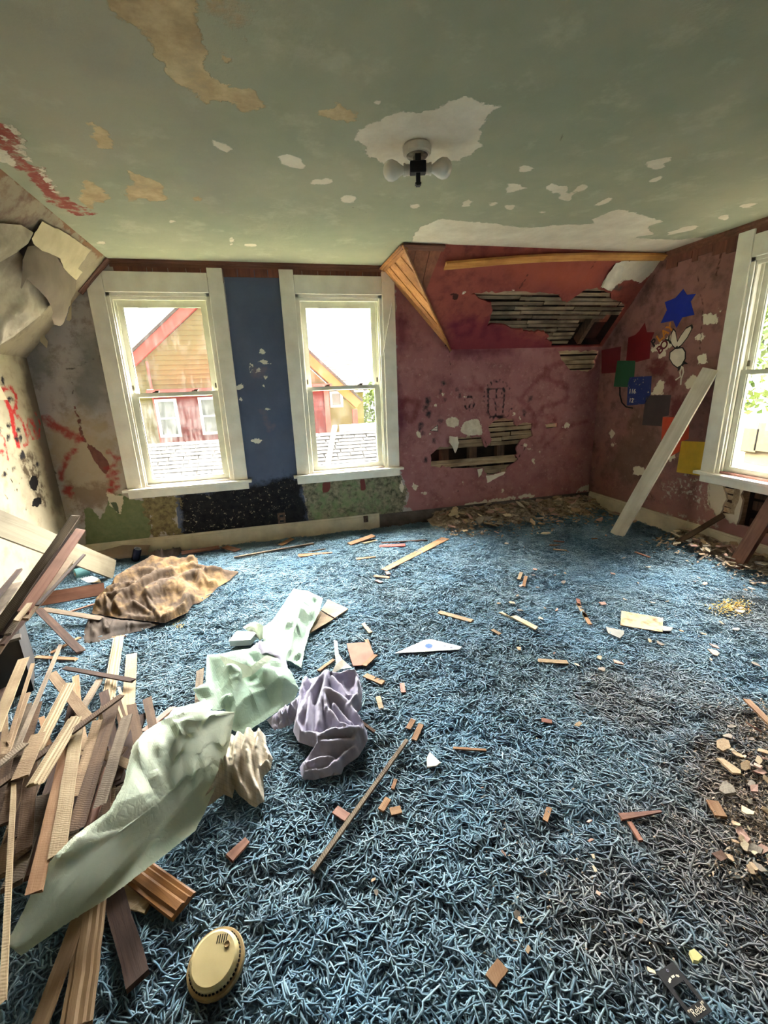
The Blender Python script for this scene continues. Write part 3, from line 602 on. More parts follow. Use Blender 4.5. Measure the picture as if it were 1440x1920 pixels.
# ------------------------------------------------------------------ lath behind the holes
lath_old = wood('old_lath', (176, 156, 126), (140, 118, 92), (64, 52, 42), 1.0, .9, .5, axis=0)
lath_dark = wood('sooty_lath', (146, 128, 104), (104, 88, 72), (44, 36, 30), 1.0, .9, .6, axis=0)
stud_m = wood('stud_wood', (104, 78, 60), (78, 58, 46), (40, 30, 24), 1.0, .9, .3, axis=2)
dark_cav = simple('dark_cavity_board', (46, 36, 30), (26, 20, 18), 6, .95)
def laths(pl, parent, u0, u1, v0, v1, mat, skip, seed, pitch=.047, w=.037):
    rg = random.Random(seed); v = v0
    while v < v1:
        us = [u0]; 
        while us[-1] < u1: us.append(us[-1] + rg.uniform(.5, 1.1))
        us[-1] = u1
        if len(us) > 2 and us[-1] - us[-2] < .08: us.pop(-2)
        for a, b in zip(us, us[1:]):
            segs = skip(a + .004, b - .004, v, v + w)
            for a2, b2 in segs:
                t = rg.uniform(-.006, .006); d = -.022 - rg.uniform(0, .004); t2 = t + rg.uniform(-.003, .003)
                m = MB(); n = 3
                vv = []
                for i in range(n + 1):
                    u = a2 + (b2 - a2) * i / n; tt = t + (t2 - t) * i / n; jj = rg.uniform(-.0015, .0015)
                    vv += [pl.P(u, v + tt + jj, d), pl.P(u, v + tt + w + jj, d), pl.P(u, v + tt + w + jj, d - .008), pl.P(u, v + tt + jj, d - .008)]
                f = [(i * 4 + k, i * 4 + (k + 1) % 4, i * 4 + 4 + (k + 1) % 4, i * 4 + 4 + k) for i in range(n) for k in range(4)] + [(0, 1, 2, 3), (n * 4, n * 4 + 1, n * 4 + 2, n * 4 + 3)]
                o = link('lath', fixn(pymesh('lath', vv, f)), mat, parent)
        v += pitch + rg.uniform(-.002, .003)
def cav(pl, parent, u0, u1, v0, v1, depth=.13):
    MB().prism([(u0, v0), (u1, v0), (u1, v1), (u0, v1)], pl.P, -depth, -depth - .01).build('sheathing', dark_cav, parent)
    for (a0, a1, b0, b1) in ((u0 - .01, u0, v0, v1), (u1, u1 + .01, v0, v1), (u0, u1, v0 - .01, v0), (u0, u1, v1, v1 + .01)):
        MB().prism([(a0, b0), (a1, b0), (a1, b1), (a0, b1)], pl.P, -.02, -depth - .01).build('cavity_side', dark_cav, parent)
hb_ = np.array(hole_back); slot = PB.poly([(800,854),(970,834),(970,857),(800,871)])
sl_lo, sl_hi = min(slot[3][1], slot[2][1]) + .012, max(slot[0][1], slot[1][1]) - .012
def skip_back(a, b, v0, v1):
    if v1 > .70 + .005 and v0 < .79: pass
    vm = (v0 + v1) / 2
    if sl_lo < vm < sl_hi: return []
    return [(a, b)]
laths(PB, wall_back, hb_[:, 0].min() - .03, PB.uv(1050, 797)[0] + .02, hb_[:, 1].min() - .03, hb_[:, 1].max() + .03, lath_old, skip_back, 3)
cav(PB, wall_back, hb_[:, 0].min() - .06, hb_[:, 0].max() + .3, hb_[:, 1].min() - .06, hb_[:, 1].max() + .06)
for px in (840, 893, 945, 990):
    u = PB.uv(px, 850)[0]; MB().prism([(u - .05, hb_[:, 1].min() - .05), (u + .03, hb_[:, 1].min() - .05), (u + .03, hb_[:, 1].max() + .05), (u - .05, hb_[:, 1].max() + .05)], PB.P, -.05, -.12).build('stud', stud_m, wall_back)
hk_ = np.array(hole_knee)
laths(PB, wall_back, hk_[:, 0].min() - .03, min(hk_[:, 0].max() + .03, R - .01), hk_[:, 1].min() - .02, KZ - .02, lath_old, lambda a, b, v0, v1: [(a, b)], 5)
cav(PB, wall_back, hk_[:, 0].min() - .06, R - .012, hk_[:, 1].min() - .06, KZ - .02)
hs_ = np.array(hole_slope); dark_poly = PS.poly([(860 + x / 4.235, 520 + y / 4.235) for x, y in [(1000,345),(1210,325),(1340,330),(1145,545),(865,548)]])
def skip_slope(a, b, v0, v1):
    vm = (v0 + v1) / 2; k = 24; out = []; cur = None
    q = np.array([(a + (b - a) * (i + .5) / k, vm) for i in range(k)]); ins = inside(q, dark_poly)
    for i in range(k):
        if not ins[i] and cur is None: cur = a + (b - a) * i / k
        if ins[i] and cur is not None: out.append((cur, a + (b - a) * i / k)); cur = None
    if cur is not None: out.append((cur, b))
    return [s for s in out if s[1] - s[0] > .03]
laths(PS, wall_slope, hs_[:, 0].min() - .03, min(hs_[:, 0].max() + .03, R - .01), .03, hs_[:, 1].max() + .03, lath_dark, skip_slope, 9, .046, .031)
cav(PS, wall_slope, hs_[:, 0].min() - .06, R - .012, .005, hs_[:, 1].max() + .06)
for u in (2.30, 2.72, 3.1): MB().prism([(u - .022, .01), (u + .022, .01), (u + .022, .9), (u - .022, .9)], PS.P, -.032, -.12).build('rafter', stud_m, wall_slope)
for v in (.2, .36): MB().prism([(2.75, v), (R - .02, v), (R - .02, v + .09), (2.75, v + .09)], PS.P, -.115, -.125).build('roof_board', stud_m, wall_slope)
h1, h2 = np.array(hole_r1), np.array(hole_r2)
laths(PR, wall_right, h2[:, 0].min() - .02, h2[:, 0].max() - .005, h2[:, 1].min() + .01, .50, lath_old, lambda a, b, v0, v1: [(a, b)], 11, .05, .036)
cav(PR, wall_right, h2[:, 0].min() - .05, h1[:, 0].max() + .05, h1[:, 1].min() - .04, .535)
u = h1[:, 0].min(); MB().prism([(u - .055, .12), (u - .004, .12), (u - .004, .53), (u - .055, .53)], PR.P, -.004, -.10).build('stud', lath_old, wall_right)
for v in (.22, .36, .45): MB().prism([(u + .02, v), (u + .62, v), (u + .62, v + .07), (u + .02, v + .07)], PR.P, -.115, -.128).build('sheathing_board', stud_m, wall_right)
# ------------------------------------------------------------------ outside
def siding(name, poly, y, mat, parent, pitch=.11):
    """lapped boards clipped to a convex-ish polygon in x,z at distance y; one object per board"""
    zs = [p[1] for p in poly]; z = min(zs); P = np.array(poly)
    while z < max(zs) - .01:
        z1 = min(z + pitch, max(zs) - .001)
        def span(zz):
            xs = []
            for i in range(len(poly)):
                (xa, za), (xb, zb) = poly[i - 1], poly[i]
                if (za - zz) * (zb - zz) <= 0 and za != zb: xs.append(xa + (xb - xa) * (zz - za) / (zb - za))
            return (min(xs), max(xs)) if len(xs) >= 2 else None
        a, b = span(z + .001), span(z1 - .001)
        if a and b and b[1] - b[0] > .02:
            MB().add([(a[0], y - .022, z), (a[1], y - .022, z), (b[1], y - .004, z1), (b[0], y - .004, z1), (a[0], y, z), (a[1], y, z), (b[1], y, z1), (b[0], y, z1)],
                     [(0, 1, 2, 3), (4, 5, 6, 7), (0, 1, 5, 4), (1, 2, 6, 5), (2, 3, 7, 6), (3, 0, 4, 7)]).build('siding_board', mat, parent)
        z = z1
yellow = simple('yellow_siding_paint', (120, 108, 64), (114, 102, 60), 3, .8)
redp = simple('red_siding_paint', (120, 48, 42), (112, 44, 38), 3, .8)
redtrim = simple('red_trim_paint', (178, 88, 76), (166, 80, 70), 3, .8)
orange_t = simple('orange_trim_paint', (180, 120, 70), (170, 112, 64), 3, .8)
white_t = simple('white_trim_paint', (214, 214, 206), (200, 200, 192), 3, .7)
shin = NT('grey_shingles'); f = shin.noise(26, 3, .6); shin.fin(shin.mix(shin.ramp(f, .35, .65), lin((90, 80, 74)), lin((64, 58, 54))), .95); shin = shin.m
shin_d = NT('dark_shingles'); f = shin_d.noise(26, 3, .6); shin_d.fin(shin_d.mix(shin_d.ramp(f, .35, .65), lin((42, 38, 35)), lin((28, 26, 24))), .95); shin_d = shin_d.m
dark_glass = simple('dark_window_pane', (104, 108, 96), (84, 88, 80), 4, .2, spec=.6)
YH = 12.0
hx = lambda px, py, y=YH: (on_y(px, py, y)[0], on_y(px, py, y)[2])
ha = empty('yellow_house', (-.6, YH, -3), 'yellow clapboard house with red rake board seen through the left window', 'house')
gable = [(-6.5, -3), (2.25, -3), (2.25, .8), (-.75, 3.75), (-6.5, -.9)]
MB().prism(gable, lambda a, b, d: (a, d, b), YH, YH + 2.6).build('wall', yellow, ha)
siding('siding', [(-4.4, -.6), (2.25, -.6), (2.25, .8), (-.75, 3.75), (-4.4, .8)], YH, yellow, ha)
def rake(a, b, mat):
    a, b = np.array(a), np.array(b); d = (b - a) / np.linalg.norm(b - a); n = np.array((-d[1], d[0])) * .22
    MB().prism([tuple(a), tuple(b), tuple(b + n), tuple(a + n)], lambda x, z, y: (x, y, z), YH - .12, YH + .1).build('rake_board', mat, ha)
    MB().prism([tuple(a + n), tuple(b + n), tuple(b + n * 1.25), tuple(a + n * 1.25)], lambda x, z, y: (x, y, z), YH - .18, YH + 2.6).build('roof_slope', shin, ha)
rk = np.array((-.75, 3.79)); sl_ = np.array((-1.0, -.826))
rake(rk + sl_ * 4.6, rk, redtrim); rake(rk, (2.3, .83), orange_t)
MB().box((2.2, YH - .06, -3), (2.34, YH + .02, .8)).build('corner_board', redtrim, ha)
p = hx(415 / 3 * 1 + 137, 690); q0 = hx(276, 678); q1 = hx(288, 738)
MB().tube([(q0[0], YH - .06, q0[1]), (q1[0], YH - .06, q1[1] - 1.5)], .03, 6).build('conduit', redtrim, ha)
MB().box((q1[0] - .11, YH - .1, q1[1] - .02), (q1[0] + .02, YH - .02, q1[1] + .1)).build('meter_box', white_t, ha)
# red bump-out with two windows
hb = empty('red_bay', (-.6, YH - 1, -3), 'red clapboard bay with white framed windows below the yellow gable', 'house')
YB = YH - 1.0
bx0, bx1 = hx(288, 745, YB)[0], hx(615, 745, YB)[0]; bz = hx(288, 738, YB)[1]
MB().box((bx0, YB, -3), (bx1, YH - .05, bz)).build('wall', redp, hb)
siding('s', [(bx0, -.6), (bx1, -.6), (bx1, bz), (bx0, bz)], YB, redp, hb, .13)
MB().box((bx0 - .1, YB - .12, bz), (bx1 + .1, YH - .05, bz + .08)).build('roof_edge', redtrim, hb)
MB().box((bx1 - .1, YB - .05, -3), (bx1 + .02, YB + .02, bz)).build('corner_board', redtrim, hb)
def outwin(px0, py0, px1, py1, y, par, two=True):
    (x0, z1), (x1, z0) = hx(px0, py0, y), hx(px1, py1, y); t = .06
    wf = MB().box((x0, y - .07, z0), (x0 + t, y - .022, z1)).box((x1 - t, y - .07, z0), (x1, y - .022, z1)).box((x0 + t, y - .07, z1 - t), (x1 - t, y - .022, z1)).box((x0 + t, y - .07, z0), (x1 - t, y - .022, z0 + t))
    if two: wf.box((x0 + t, y - .06, (z0 + z1) / 2 - .02), (x1 - t, y - .022, (z0 + z1) / 2 + .02))
    w = wf.build('window_frame', white_t, par)
    MB().box((x0 + t, y - .035, z0 + t), (x1 - t, y - .025, z1 - t)).build('pane', dark_glass, w)
outwin(290, 749, 342, 818, YB, hb); outwin(371, 745, 415, 813, YB, hb)
outwin(617, 734, 643, 763, YH, ha, False)
# roof behind
def shingles(name, fn, nu, nv, su, sv, parent, seed=0, gap=.004, mat=None):
    """overlapping shingles; fn(u, v, lift) -> point"""
    rg = random.Random(seed); m = MB()
    for j in range(nv):
        o = rg.uniform(0, su)
        for i in range(-1, nu):
            u0 = i * su + o; u1 = u0 + su - gap - rg.uniform(0, .02); v0 = j * sv; v1 = v0 + sv * 1.12; l = .012 + rg.uniform(0, .008)
            m.add([fn(u0, v0, l), fn(u1, v0, l), fn(u1, v1, .002), fn(u0, v1, .002), fn(u0, v0, 0), fn(u1, v0, 0)], [(0, 1, 2, 3), (4, 5, 1, 0)])
    o = m.build(name, mat or shin, parent); o['kind'] = 'stuff'; return o
hc = empty('grey_roofed_house', (-1, 17.6, -3), 'house with a broad grey shingle roof behind the yellow gable', 'house')
YR = 17.6
zt = on_y(240, 614, YR)[2]; zr = on_y(600, 640, YR)[2]; xr = on_y(650, 640, YR)[0]; xr2 = on_y(672, 735, YR)[0]; zb_ = on_y(672, 735, YR)[2]
MB().add([(-9, YR - 2, zb_), (xr2, YR - 2, zb_), (xr, YR + 1.5, zr), (-9, YR + 1.5, zt), (-9, YR + 5, zb_), (xr2, YR + 5, zb_)], [(0, 1, 2, 3), (3, 2, 5, 4), (1, 5, 2), (0, 3, 4)]).build('roof', shin, hc)
MB().box((-8.8, YR - 1.8, -3), (xr2 - .2, YR + 4.8, zb_ - .01)).build('wall', yellow, hc)
a_, b_ = np.array((-9, YR - 2, zb_)), np.array((-9, YR + 1.5, (zt + zr) / 2))
vv = (b_ - a_); lv = np.linalg.norm(vv); vv /= lv; nn = np.array((0, -vv[2], vv[1])); nn = -nn if nn[2] < 0 else nn
def fnr(u, v, l):
    p = a_ + np.array((1, 0, 0)) * min(u, xr2 + 9 - (xr2 - xr) * v / lv) + vv * v + nn * (l + .01); return p
shingles('shingle_courses', fnr, int((xr2 + 9) / .35), int(lv / .16), .35, .16, hc, 3)
# low roof right below the windows
lr = empty('low_shingle_roof', (0, 8, -3), 'low grey shingle roof just below the two left windows', 'roof')
SLP = math.radians(31); EY, EZ = 9.35, on_y(660, 808, 9.35)[2]
def fnl(u, v, l): return (-4.6 + u, EY - (2.6 - v) * math.cos(SLP) - l * math.sin(SLP), EZ - (2.6 - v) * math.sin(SLP) + l * math.cos(SLP))
b0, b1, b2, b3 = fnl(0, 0, -.02), fnl(9.4, 0, -.02), fnl(9.4, 2.6, -.02), fnl(0, 2.6, -.02)
MB().add([b0, b1, b2, b3, (b0[0], b0[1], -3), (b1[0], b1[1], -3), (b2[0], b2[1], -3), (b3[0], b3[1], -3)], [(0, 1, 2, 3), (4, 5, 6, 7), (0, 1, 5, 4), (1, 2, 6, 5), (2, 3, 7, 6), (3, 0, 4, 7)]).build('roof_deck', shin_d, lr)
shingles('shingle_courses', fnl, 36, 23, .26, .112, lr, 5, mat=shin_d)
e0, e1 = fnl(6.1, 2.6, 0), fnl(9.4, 2.6, 0)
MB().box((e0[0], e0[1] + .02, e0[2] - .25), (e1[0], e1[1] + .5, e0[2] + .10)).build('white_fascia', white_t, lr)
u0, u1 = fnl(5.55, 1.3, .02), fnl(5.95, 2.75, .02)
ex_ = np.array((.05, 0, 0)); uz = np.array((0, 0, .04))
MB().add([np.array(u0) + k for k in (-ex_, ex_, ex_ + uz, -ex_ + uz)] + [np.array(u1) + k for k in (-ex_, ex_, ex_ + uz, -ex_ + uz)], [(0, 1, 2, 3), (4, 5, 6, 7), (0, 1, 5, 4), (1, 2, 6, 5), (2, 3, 7, 6), (3, 0, 4, 7)]).build('roof_board', simple('weathered_plank', (120, 108, 90), (96, 86, 70), 10, .9), lr)
# trees
leafm = NT('leaf_green'); rnd = leafm.n('NewGeometry').outputs['Random Per Island']
leafm.fin(leafm.mix(rnd, lin((66, 84, 40)), lin((112, 124, 64))), .7); leafm = leafm.m
bark = simple('bark', (84, 72, 60), (60, 50, 42), 10, .95, .01)
def tree(label, c, r, h, n, seed, name='leafy_tree'):
    rg = np.random.default_rng(seed); root = empty(name, (c[0], c[1], -3), label, 'tree')
    MB().tube([(c[0], c[1], -3), (c[0] + .1, c[1], c[2] - h * .2), (c[0], c[1] + .1, c[2] + h * .3)], [.16, .12, .04], 7).build('trunk', bark, root)
    p = rg.normal(0, 1, (n, 3)); p /= np.linalg.norm(p, axis=1)[:, None]; k = 9
    ctr = rg.normal(0, .5, (k, 3)); w = rg.integers(0, k, n)
    p = (ctr[w] * np.array((r, r, h)) * .8 + p * (rg.uniform(.3, 1, n) ** .5)[:, None] * np.array((r, r, h)) * .45) + np.array(c)
    V = []; Fc = []
    a = rg.normal(0, 1, (n, 3)); a /= np.linalg.norm(a, axis=1)[:, None]; b = np.cross(a, rg.normal(0, 1, (n, 3))); b /= np.linalg.norm(b, axis=1)[:, None]
    s = rg.uniform(.06, .13, n)[:, None]
    V = np.stack([p - a * s, p + b * s * .5, p + a * s, p - b * s * .5], 1).reshape(-1, 3)
    me = pymesh('foliage', V, [(4 * i, 4 * i + 1, 4 * i + 2, 4 * i + 3) for i in range(n)])
    o = link('foliage', me, leafm, root); o['kind'] = 'stuff'
tree('pale leafy tree behind the right side of the middle window', (5.6, 21, .7), 1.5, 1.3, 4500, 1)
tree('yellow green shrub below the tree in the middle window', (4.6, 14, .0), .9, .7, 4000, 2, 'leafy_shrub')
tree('green tree filling the upper sash of the right window', (13.0, 8.2, 2.6), 2.3, 2.3, 7000, 4)
tree('sunlit green tree low in the right window', (13.5, 4.6, 1.6), 1.8, 1.4, 6000, 5)
# cream outbuilding seen through the right window
cg = empty('cream_shed', (8.0, 4.0, -3), 'cream panelled shed below the trees outside the right window', 'shed')
creamo = simple('cream_shed_paint', (124, 110, 80), (116, 102, 74), 3, .8)
XS = 9.0
MB().box((XS, 1.5, -3), (XS + 2, 6.6, on_x(1400, 776, XS)[2])).build('wall', creamo, cg)
for i, (pa, pb) in enumerate([((1397, 800), (1420, 850)), ((1424, 790), (1446, 850))]):
    A1, B1 = on_x(*pa, XS), on_x(*pb, XS)
    MB().box((XS - .04, min(A1[1], B1[1]), B1[2]), (XS + .01, max(A1[1], B1[1]), A1[2])).build('panel', simple('shed_panel', (104, 90, 62), (98, 84, 58), 4, .7) if i == 0 else bpy.data.materials['shed_panel'], cg, bevel=.02)
dk = MB().box((R + .2, .8, -3), (XS, 7, -.35)).build('ground_deck', simple('pale_deck_boards', (40, 37, 32), (32, 30, 26), 5, .9)); tag(dk, 'pale deck outside below the right window', 'deck')
gr = MB().box((-40, 4.5, -3.3), (40, 60, -3.0)).build('ground', simple('outside_lawn', (110, 118, 80), (96, 104, 70), 2, .95)); gr['kind'] = 'structure'
# ------------------------------------------------------------------ shag carpet (uncountable yarns: one object)
def carpet():
    yarn = NT('blue_shag_yarn')
    rnd = yarn.n('NewGeometry').outputs['Random Per Island']
    pos = yarn.n('NewGeometry').outputs['Position']
    c = yarn.mix(rnd, lin((126, 148, 156)), lin((78, 104, 118)))
    c = yarn.mix(yarn.math('MULTIPLY', yarn.ramp(yarn.noise(2.3, 4, .6, pos), .40, .70), .55), c, lin((92, 134, 160)))
    # brown dirt trodden in: towards the right, and a trail through the middle
    def spot(x, y, r):
        v = yarn.n('VectorMath', {0: pos, 1: (x, y, 0.0)}, operation='SUBTRACT').outputs[0]
        d = yarn.n('VectorMath', {0: v}, operation='LENGTH').outputs['Value']
        d = yarn.math('ADD', d, yarn.math('MULTIPLY', yarn.math('SUBTRACT', yarn.noise(5.0, 4, .65, pos), .5), .9 * r))
        return yarn.ramp(d, r, r * .25, True)
    f = None
    for (px, py, r, a) in [(1440, 1500, .42, .95), (1330, 1620, .34, .75), (1440, 1380, .3, .8), (1180, 1310, .35, .55), (1150, 1700, .28, .6), (1430, 1750, .3, .7), (1250, 1290, .3, .4), (1430, 1150, .4, .45), (1000, 1560, .2, .25)]:
        q = on_z(px, py, .02); g = yarn.math('MULTIPLY', spot(q[0], q[1], r), a)
        f = g if f is None else yarn.math('MAXIMUM', f, g)
    c = yarn.mix(f, c, yarn.mix(rnd, lin((132, 118, 104)), lin((70, 64, 60))))
    yarn.fin(c, .95); yarn.b.inputs['Specular IOR Level'].default_value = .1
    try: yarn.b.inputs['Sheen Weight'].default_value = .15
    except KeyError: pass
    tufts = []; TS = .25
    for k in range(8):
        rg = np.random.default_rng(100 + k); NY = 1250; V = []; Fy = []; q = 3
        P0 = rg.uniform(-TS / 2, TS / 2, (NY, 2)); th = 3.2 * fbm(P0[:, 0] * 9 + 31 * k, P0[:, 1] * 9, k * 1.7, 2) + rg.normal(0, 1.0, NY) + 2.1 * k
        lump = 1 + .55 * fbm(P0[:, 0] * 16 - 7 * k, P0[:, 1] * 16, k * .9, 2)
        for i in range(NY):
            p = np.array((P0[i, 0], P0[i, 1], 0.0)); a = th[i]; ln = rg.uniform(.030, .052); d = np.array((math.cos(a), math.sin(a), 0)); s_ = np.array((-d[1], d[0], 0)) * rg.normal(0, .013)
            up = rg.uniform(.008, .021) * max(.45, lump[i]); rad = rg.uniform(.0020, .0030); z = np.array((0, 0, 1.0))
            w2 = np.array((-d[1], d[0], 0)) * rg.normal(0, .006)
            pts = [p, p + d * ln * .14 + z * up * .85, p + d * ln * .42 + s_ * .8 + w2 + z * up, p + d * ln * .72 + s_ * 1.5 - w2 + z * up * .92, p + d * ln * .92 + s_ * 2.6 + z * up * .66]; b0 = len(V)
            for j, c_ in enumerate(pts):
                t_ = pts[min(j + 1, 4)] - pts[max(j - 1, 0)]; t_ = t_ / np.linalg.norm(t_); e = np.cross(t_, (0.31, .17, .93)); e /= np.linalg.norm(e); f_ = np.cross(e, t_); r_ = rad * (1, 1.05, 1, 1, .8)[j]
                for w in (0.5, 2.594, 4.689): V.append(c_ + (e * math.cos(w) + f_ * math.sin(w)) * r_)
            Fy += [(b0 + j * 3 + m, b0 + j * 3 + (m + 1) % 3, b0 + j * 3 + 3 + (m + 1) % 3, b0 + j * 3 + 3 + m) for j in range(4) for m in range(3)] + [(b0 + 12, b0 + 13, b0 + 14)]
        me = pymesh('yarn_tuft', V, Fy); me.materials.append(yarn.m)
        me.polygons.foreach_set('use_smooth', [True] * len(me.polygons))
        tufts.append(bpy.data.objects.new('yarn_tuft', me))
    # base mat, gently uneven
    nx, ny = 60, 68; xs = np.linspace(-L + .005, R - .024, nx); ys = np.linspace(YF + .01, D - .024, ny)
    X, Y = np.meshgrid(xs, ys); Z = .004 + .004 * np.clip(fbm(X * 2.2, Y * 2.2), -.5, .8)
    Z = np.maximum(Z, .001)
    V = np.stack([X.ravel(), Y.ravel(), Z.ravel()], 1)
    me = pymesh('carpet', V, [(j * nx + i, j * nx + i + 1, (j + 1) * nx + i + 1, (j + 1) * nx + i) for j in range(ny - 1) for i in range(nx - 1)])
    me.materials.append(simple('carpet_backing', (34, 56, 72), (26, 42, 54), 12, .95))
    o = bpy.data.objects.new('carpet', me); COL.objects.link(o)
    tag(o, 'worn blue shag carpet covering the whole floor', 'carpet', kind='stuff')
    ng = bpy.data.node_groups.new('shag', 'GeometryNodeTree')
    ng.interface.new_socket('Geometry', in_out='INPUT', socket_type='NodeSocketGeometry'); ng.interface.new_socket('Geometry', in_out='OUTPUT', socket_type='NodeSocketGeometry')
    N = ng.nodes; lk = ng.links.new
    gi, go = N.new('NodeGroupInput'), N.new('NodeGroupOutput')
    x0, x1, y0, y1 = -L + TS / 2 + .01, R - TS / 2 - .035, -.6, D - TS / 2 - .035; gx, gy = round((x1 - x0) / .235) + 1, round((y1 - y0) / .235) + 1
    dp = N.new('GeometryNodeMeshGrid'); dp.inputs['Size X'].default_value = x1 - x0; dp.inputs['Size Y'].default_value = y1 - y0; dp.inputs['Vertices X'].default_value = gx; dp.inputs['Vertices Y'].default_value = gy
    tf = N.new('GeometryNodeTransform'); tf.inputs['Translation'].default_value = ((x0 + x1) / 2, (y0 + y1) / 2, .003); lk(dp.outputs['Mesh'], tf.inputs['Geometry'])
    jt = N.new('GeometryNodeGeometryToInstance')
    for t in tufts:
        oi = N.new('GeometryNodeObjectInfo'); oi.inputs['Object'].default_value = t; oi.inputs['As Instance'].default_value = True
        lk(oi.outputs['Geometry'], jt.inputs[0])
    io = N.new('GeometryNodeInstanceOnPoints'); lk(tf.outputs[0], io.inputs['Points']); lk(jt.outputs[0], io.inputs['Instance'])
    io.inputs['Pick Instance'].default_value = True
    rv = N.new('FunctionNodeRandomValue'); rv.data_type = 'INT'; rv.inputs[4].default_value = 0; rv.inputs[5].default_value = 3; rv.inputs['Seed'].default_value = 8
    mu = N.new('ShaderNodeMath'); mu.operation = 'MULTIPLY'; mu.inputs[1].default_value = math.pi / 2; lk(rv.outputs[2], mu.inputs[0])
    cx = N.new('ShaderNodeCombineXYZ'); lk(mu.outputs[0], cx.inputs[2]); lk(cx.outputs[0], io.inputs['Rotation'])
    ri = N.new('FunctionNodeRandomValue'); ri.data_type = 'INT'; ri.inputs[4].default_value = 0; ri.inputs[5].default_value = 7; ri.inputs['Seed'].default_value = 21; lk(ri.outputs[2], io.inputs['Instance Index'])
    jg = N.new('GeometryNodeJoinGeometry'); lk(gi.outputs[0], jg.inputs[0]); lk(io.outputs[0], jg.inputs[0]); lk(jg.outputs[0], go.inputs[0])
    md = o.modifiers.new('shag', 'NODES'); md.node_group = ng
    return o
carpet_o = carpet()
ZC = .026                                                     # height at which things lie on the pile
# ------------------------------------------------------------------ free-form sheets
def idw(q, xy, val, p=3.0):
    d = np.linalg.norm(q[:, None, :] - xy[None], axis=2) + 1e-6; w = 1 / d ** p; return (w * val).sum(1) / w.sum(1)
def dens(out, step):
    r = []
    for i in range(len(out)):
        a, b = np.array(out[i], float), np.array(out[(i + 1) % len(out)], float); n = max(1, int(np.linalg.norm((b - a)[:2]) / step))
        r += [tuple(a + (b - a) * k / n) for k in range(n)]
    return r
def sheet(name, out, loc, mat, parent=None, step=3.0, bulge=0.0, hf=None, jag=0.0, rnd=None, smooth=True, pins=(), seed=0, thick=0.0, nrm=(0, 0, 1), sag=0.0):
    """out: [(px, py, d)], loc(px, py, d) -> point of the place; rnd=(n, amp): faceted crumple instead of a fine grid"""
    rg = np.random.default_rng(seed); o2 = np.array(dens(out, step * 1.2))
    if jag: o2[:, :2] += rg.normal(0, jag, (len(o2), 2))
    poly = [tuple(p[:2]) for p in o2]; x0, y0 = o2[:, :2].min(0); x1, y1 = o2[:, :2].max(0)
    if rnd: g = rg.uniform((x0, y0), (x1, y1), (rnd[0], 2))
    else: g = np.array([(x + (step / 2 if j % 2 else 0), y) for j, y in enumerate(np.arange(y0 + step / 2, y1, step)) for x in np.arange(x0 + step / 2, x1, step)])
    ed = lambda q: np.min([segdist(q, poly[i - 1], poly[i]) for i in range(len(poly))], axis=0)
    g = g[inside(g, poly)]; e = ed(g); k = e > step * .5; g, e = g[k], e[k]
    base = np.array(out, float); ctrl = np.vstack([o2] + ([np.array(pins, float)] if len(pins) else []))
    d = idw(g, ctrl[:, :2], ctrl[:, 2])
    sc = max(x1 - x0, y1 - y0) * .25
    x_ = bulge * np.clip(e / sc, 0, 1) ** .7                               # lift off the base along nrm
    if rnd: x_ = x_ + rg.normal(0, rnd[1], len(g)) * np.clip(e / (step * 1.5), .3, 1)
    if hf is not None: x_ = x_ + hf(g[:, 0], g[:, 1]) * np.clip(e / (step * 3.5), .12, 1)
    do = o2[:, 2]; xo = (hf(o2[:, 0], o2[:, 1]) * .15 if hf is not None else np.zeros(len(o2)))
    allp = np.vstack([o2[:, :2], g]); alld = np.concatenate([do, d]); allx = np.concatenate([xo, x_]); n = len(o2)
    ov, oe, of, om, *_ = geometry.delaunay_2d_cdt([Vector(p) for p in allp], [(i, (i + 1) % n) for i in range(n)], [], 0, 1e-4)
    uv = np.array([tuple(v) for v in ov]); dd = np.array([alld[m[0]] if m else 0 for m in om]); xx = np.array([allx[m[0]] if m else 0 for m in om]); nv = np.array(nrm, float)
    f = [tuple(t) for t in of if len(t) == 3]; c = uv[np.array(f)].mean(1); ok = inside(c, poly); f = [t for t, a in zip(f, ok) if a]
    V = [loc(u[0], u[1], h) + nv * x for u, h, x in zip(uv, dd, xx)]
    me = pymesh(name, V, f); bm = bmesh.new(); bm.from_mesh(me); bmesh.ops.delete(bm, geom=[v for v in bm.verts if not v.link_faces], context='VERTS')
    bmesh.ops.recalc_face_normals(bm, faces=bm.faces[:])
    if thick: bmesh.ops.solidify(bm, geom=bm.faces[:], thickness=thick)
    bm.to_mesh(me); bm.free()
    return link(name, me, mat, parent, smooth=smooth)
def on_pl(pl): return lambda x, y, d: hit(x, y, pl.o + pl.n * d, pl.n)
def folds(fr=.05, amp=.03, seed=0.0, ang=0.6, stretch=2.0, sharp=1.0):
    ca, sa = math.cos(ang), math.sin(ang)
    def h(x, y):
        u, v = (x * ca + y * sa) * fr, (-x * sa + y * ca) * fr / stretch
        wx = fbm(u * .6 + seed, v * .6, seed, 3); wy = fbm(u * .6 - seed, v * .6 + 5, seed, 3)
        r = 1 - np.abs(fbm(u + wx * 1.2, v + wy * 1.2, seed + 3, 2)) * 1.8
        r2 = 1 - np.abs(fbm(u * 2.3 + wy, v * 2.3 + wx, seed + 9, 2)) * 1.8
        return amp * (np.clip(r, 0, 1) ** (1 + sharp) + .35 * np.clip(r2, 0, 1) ** 2 - .4)
    return h

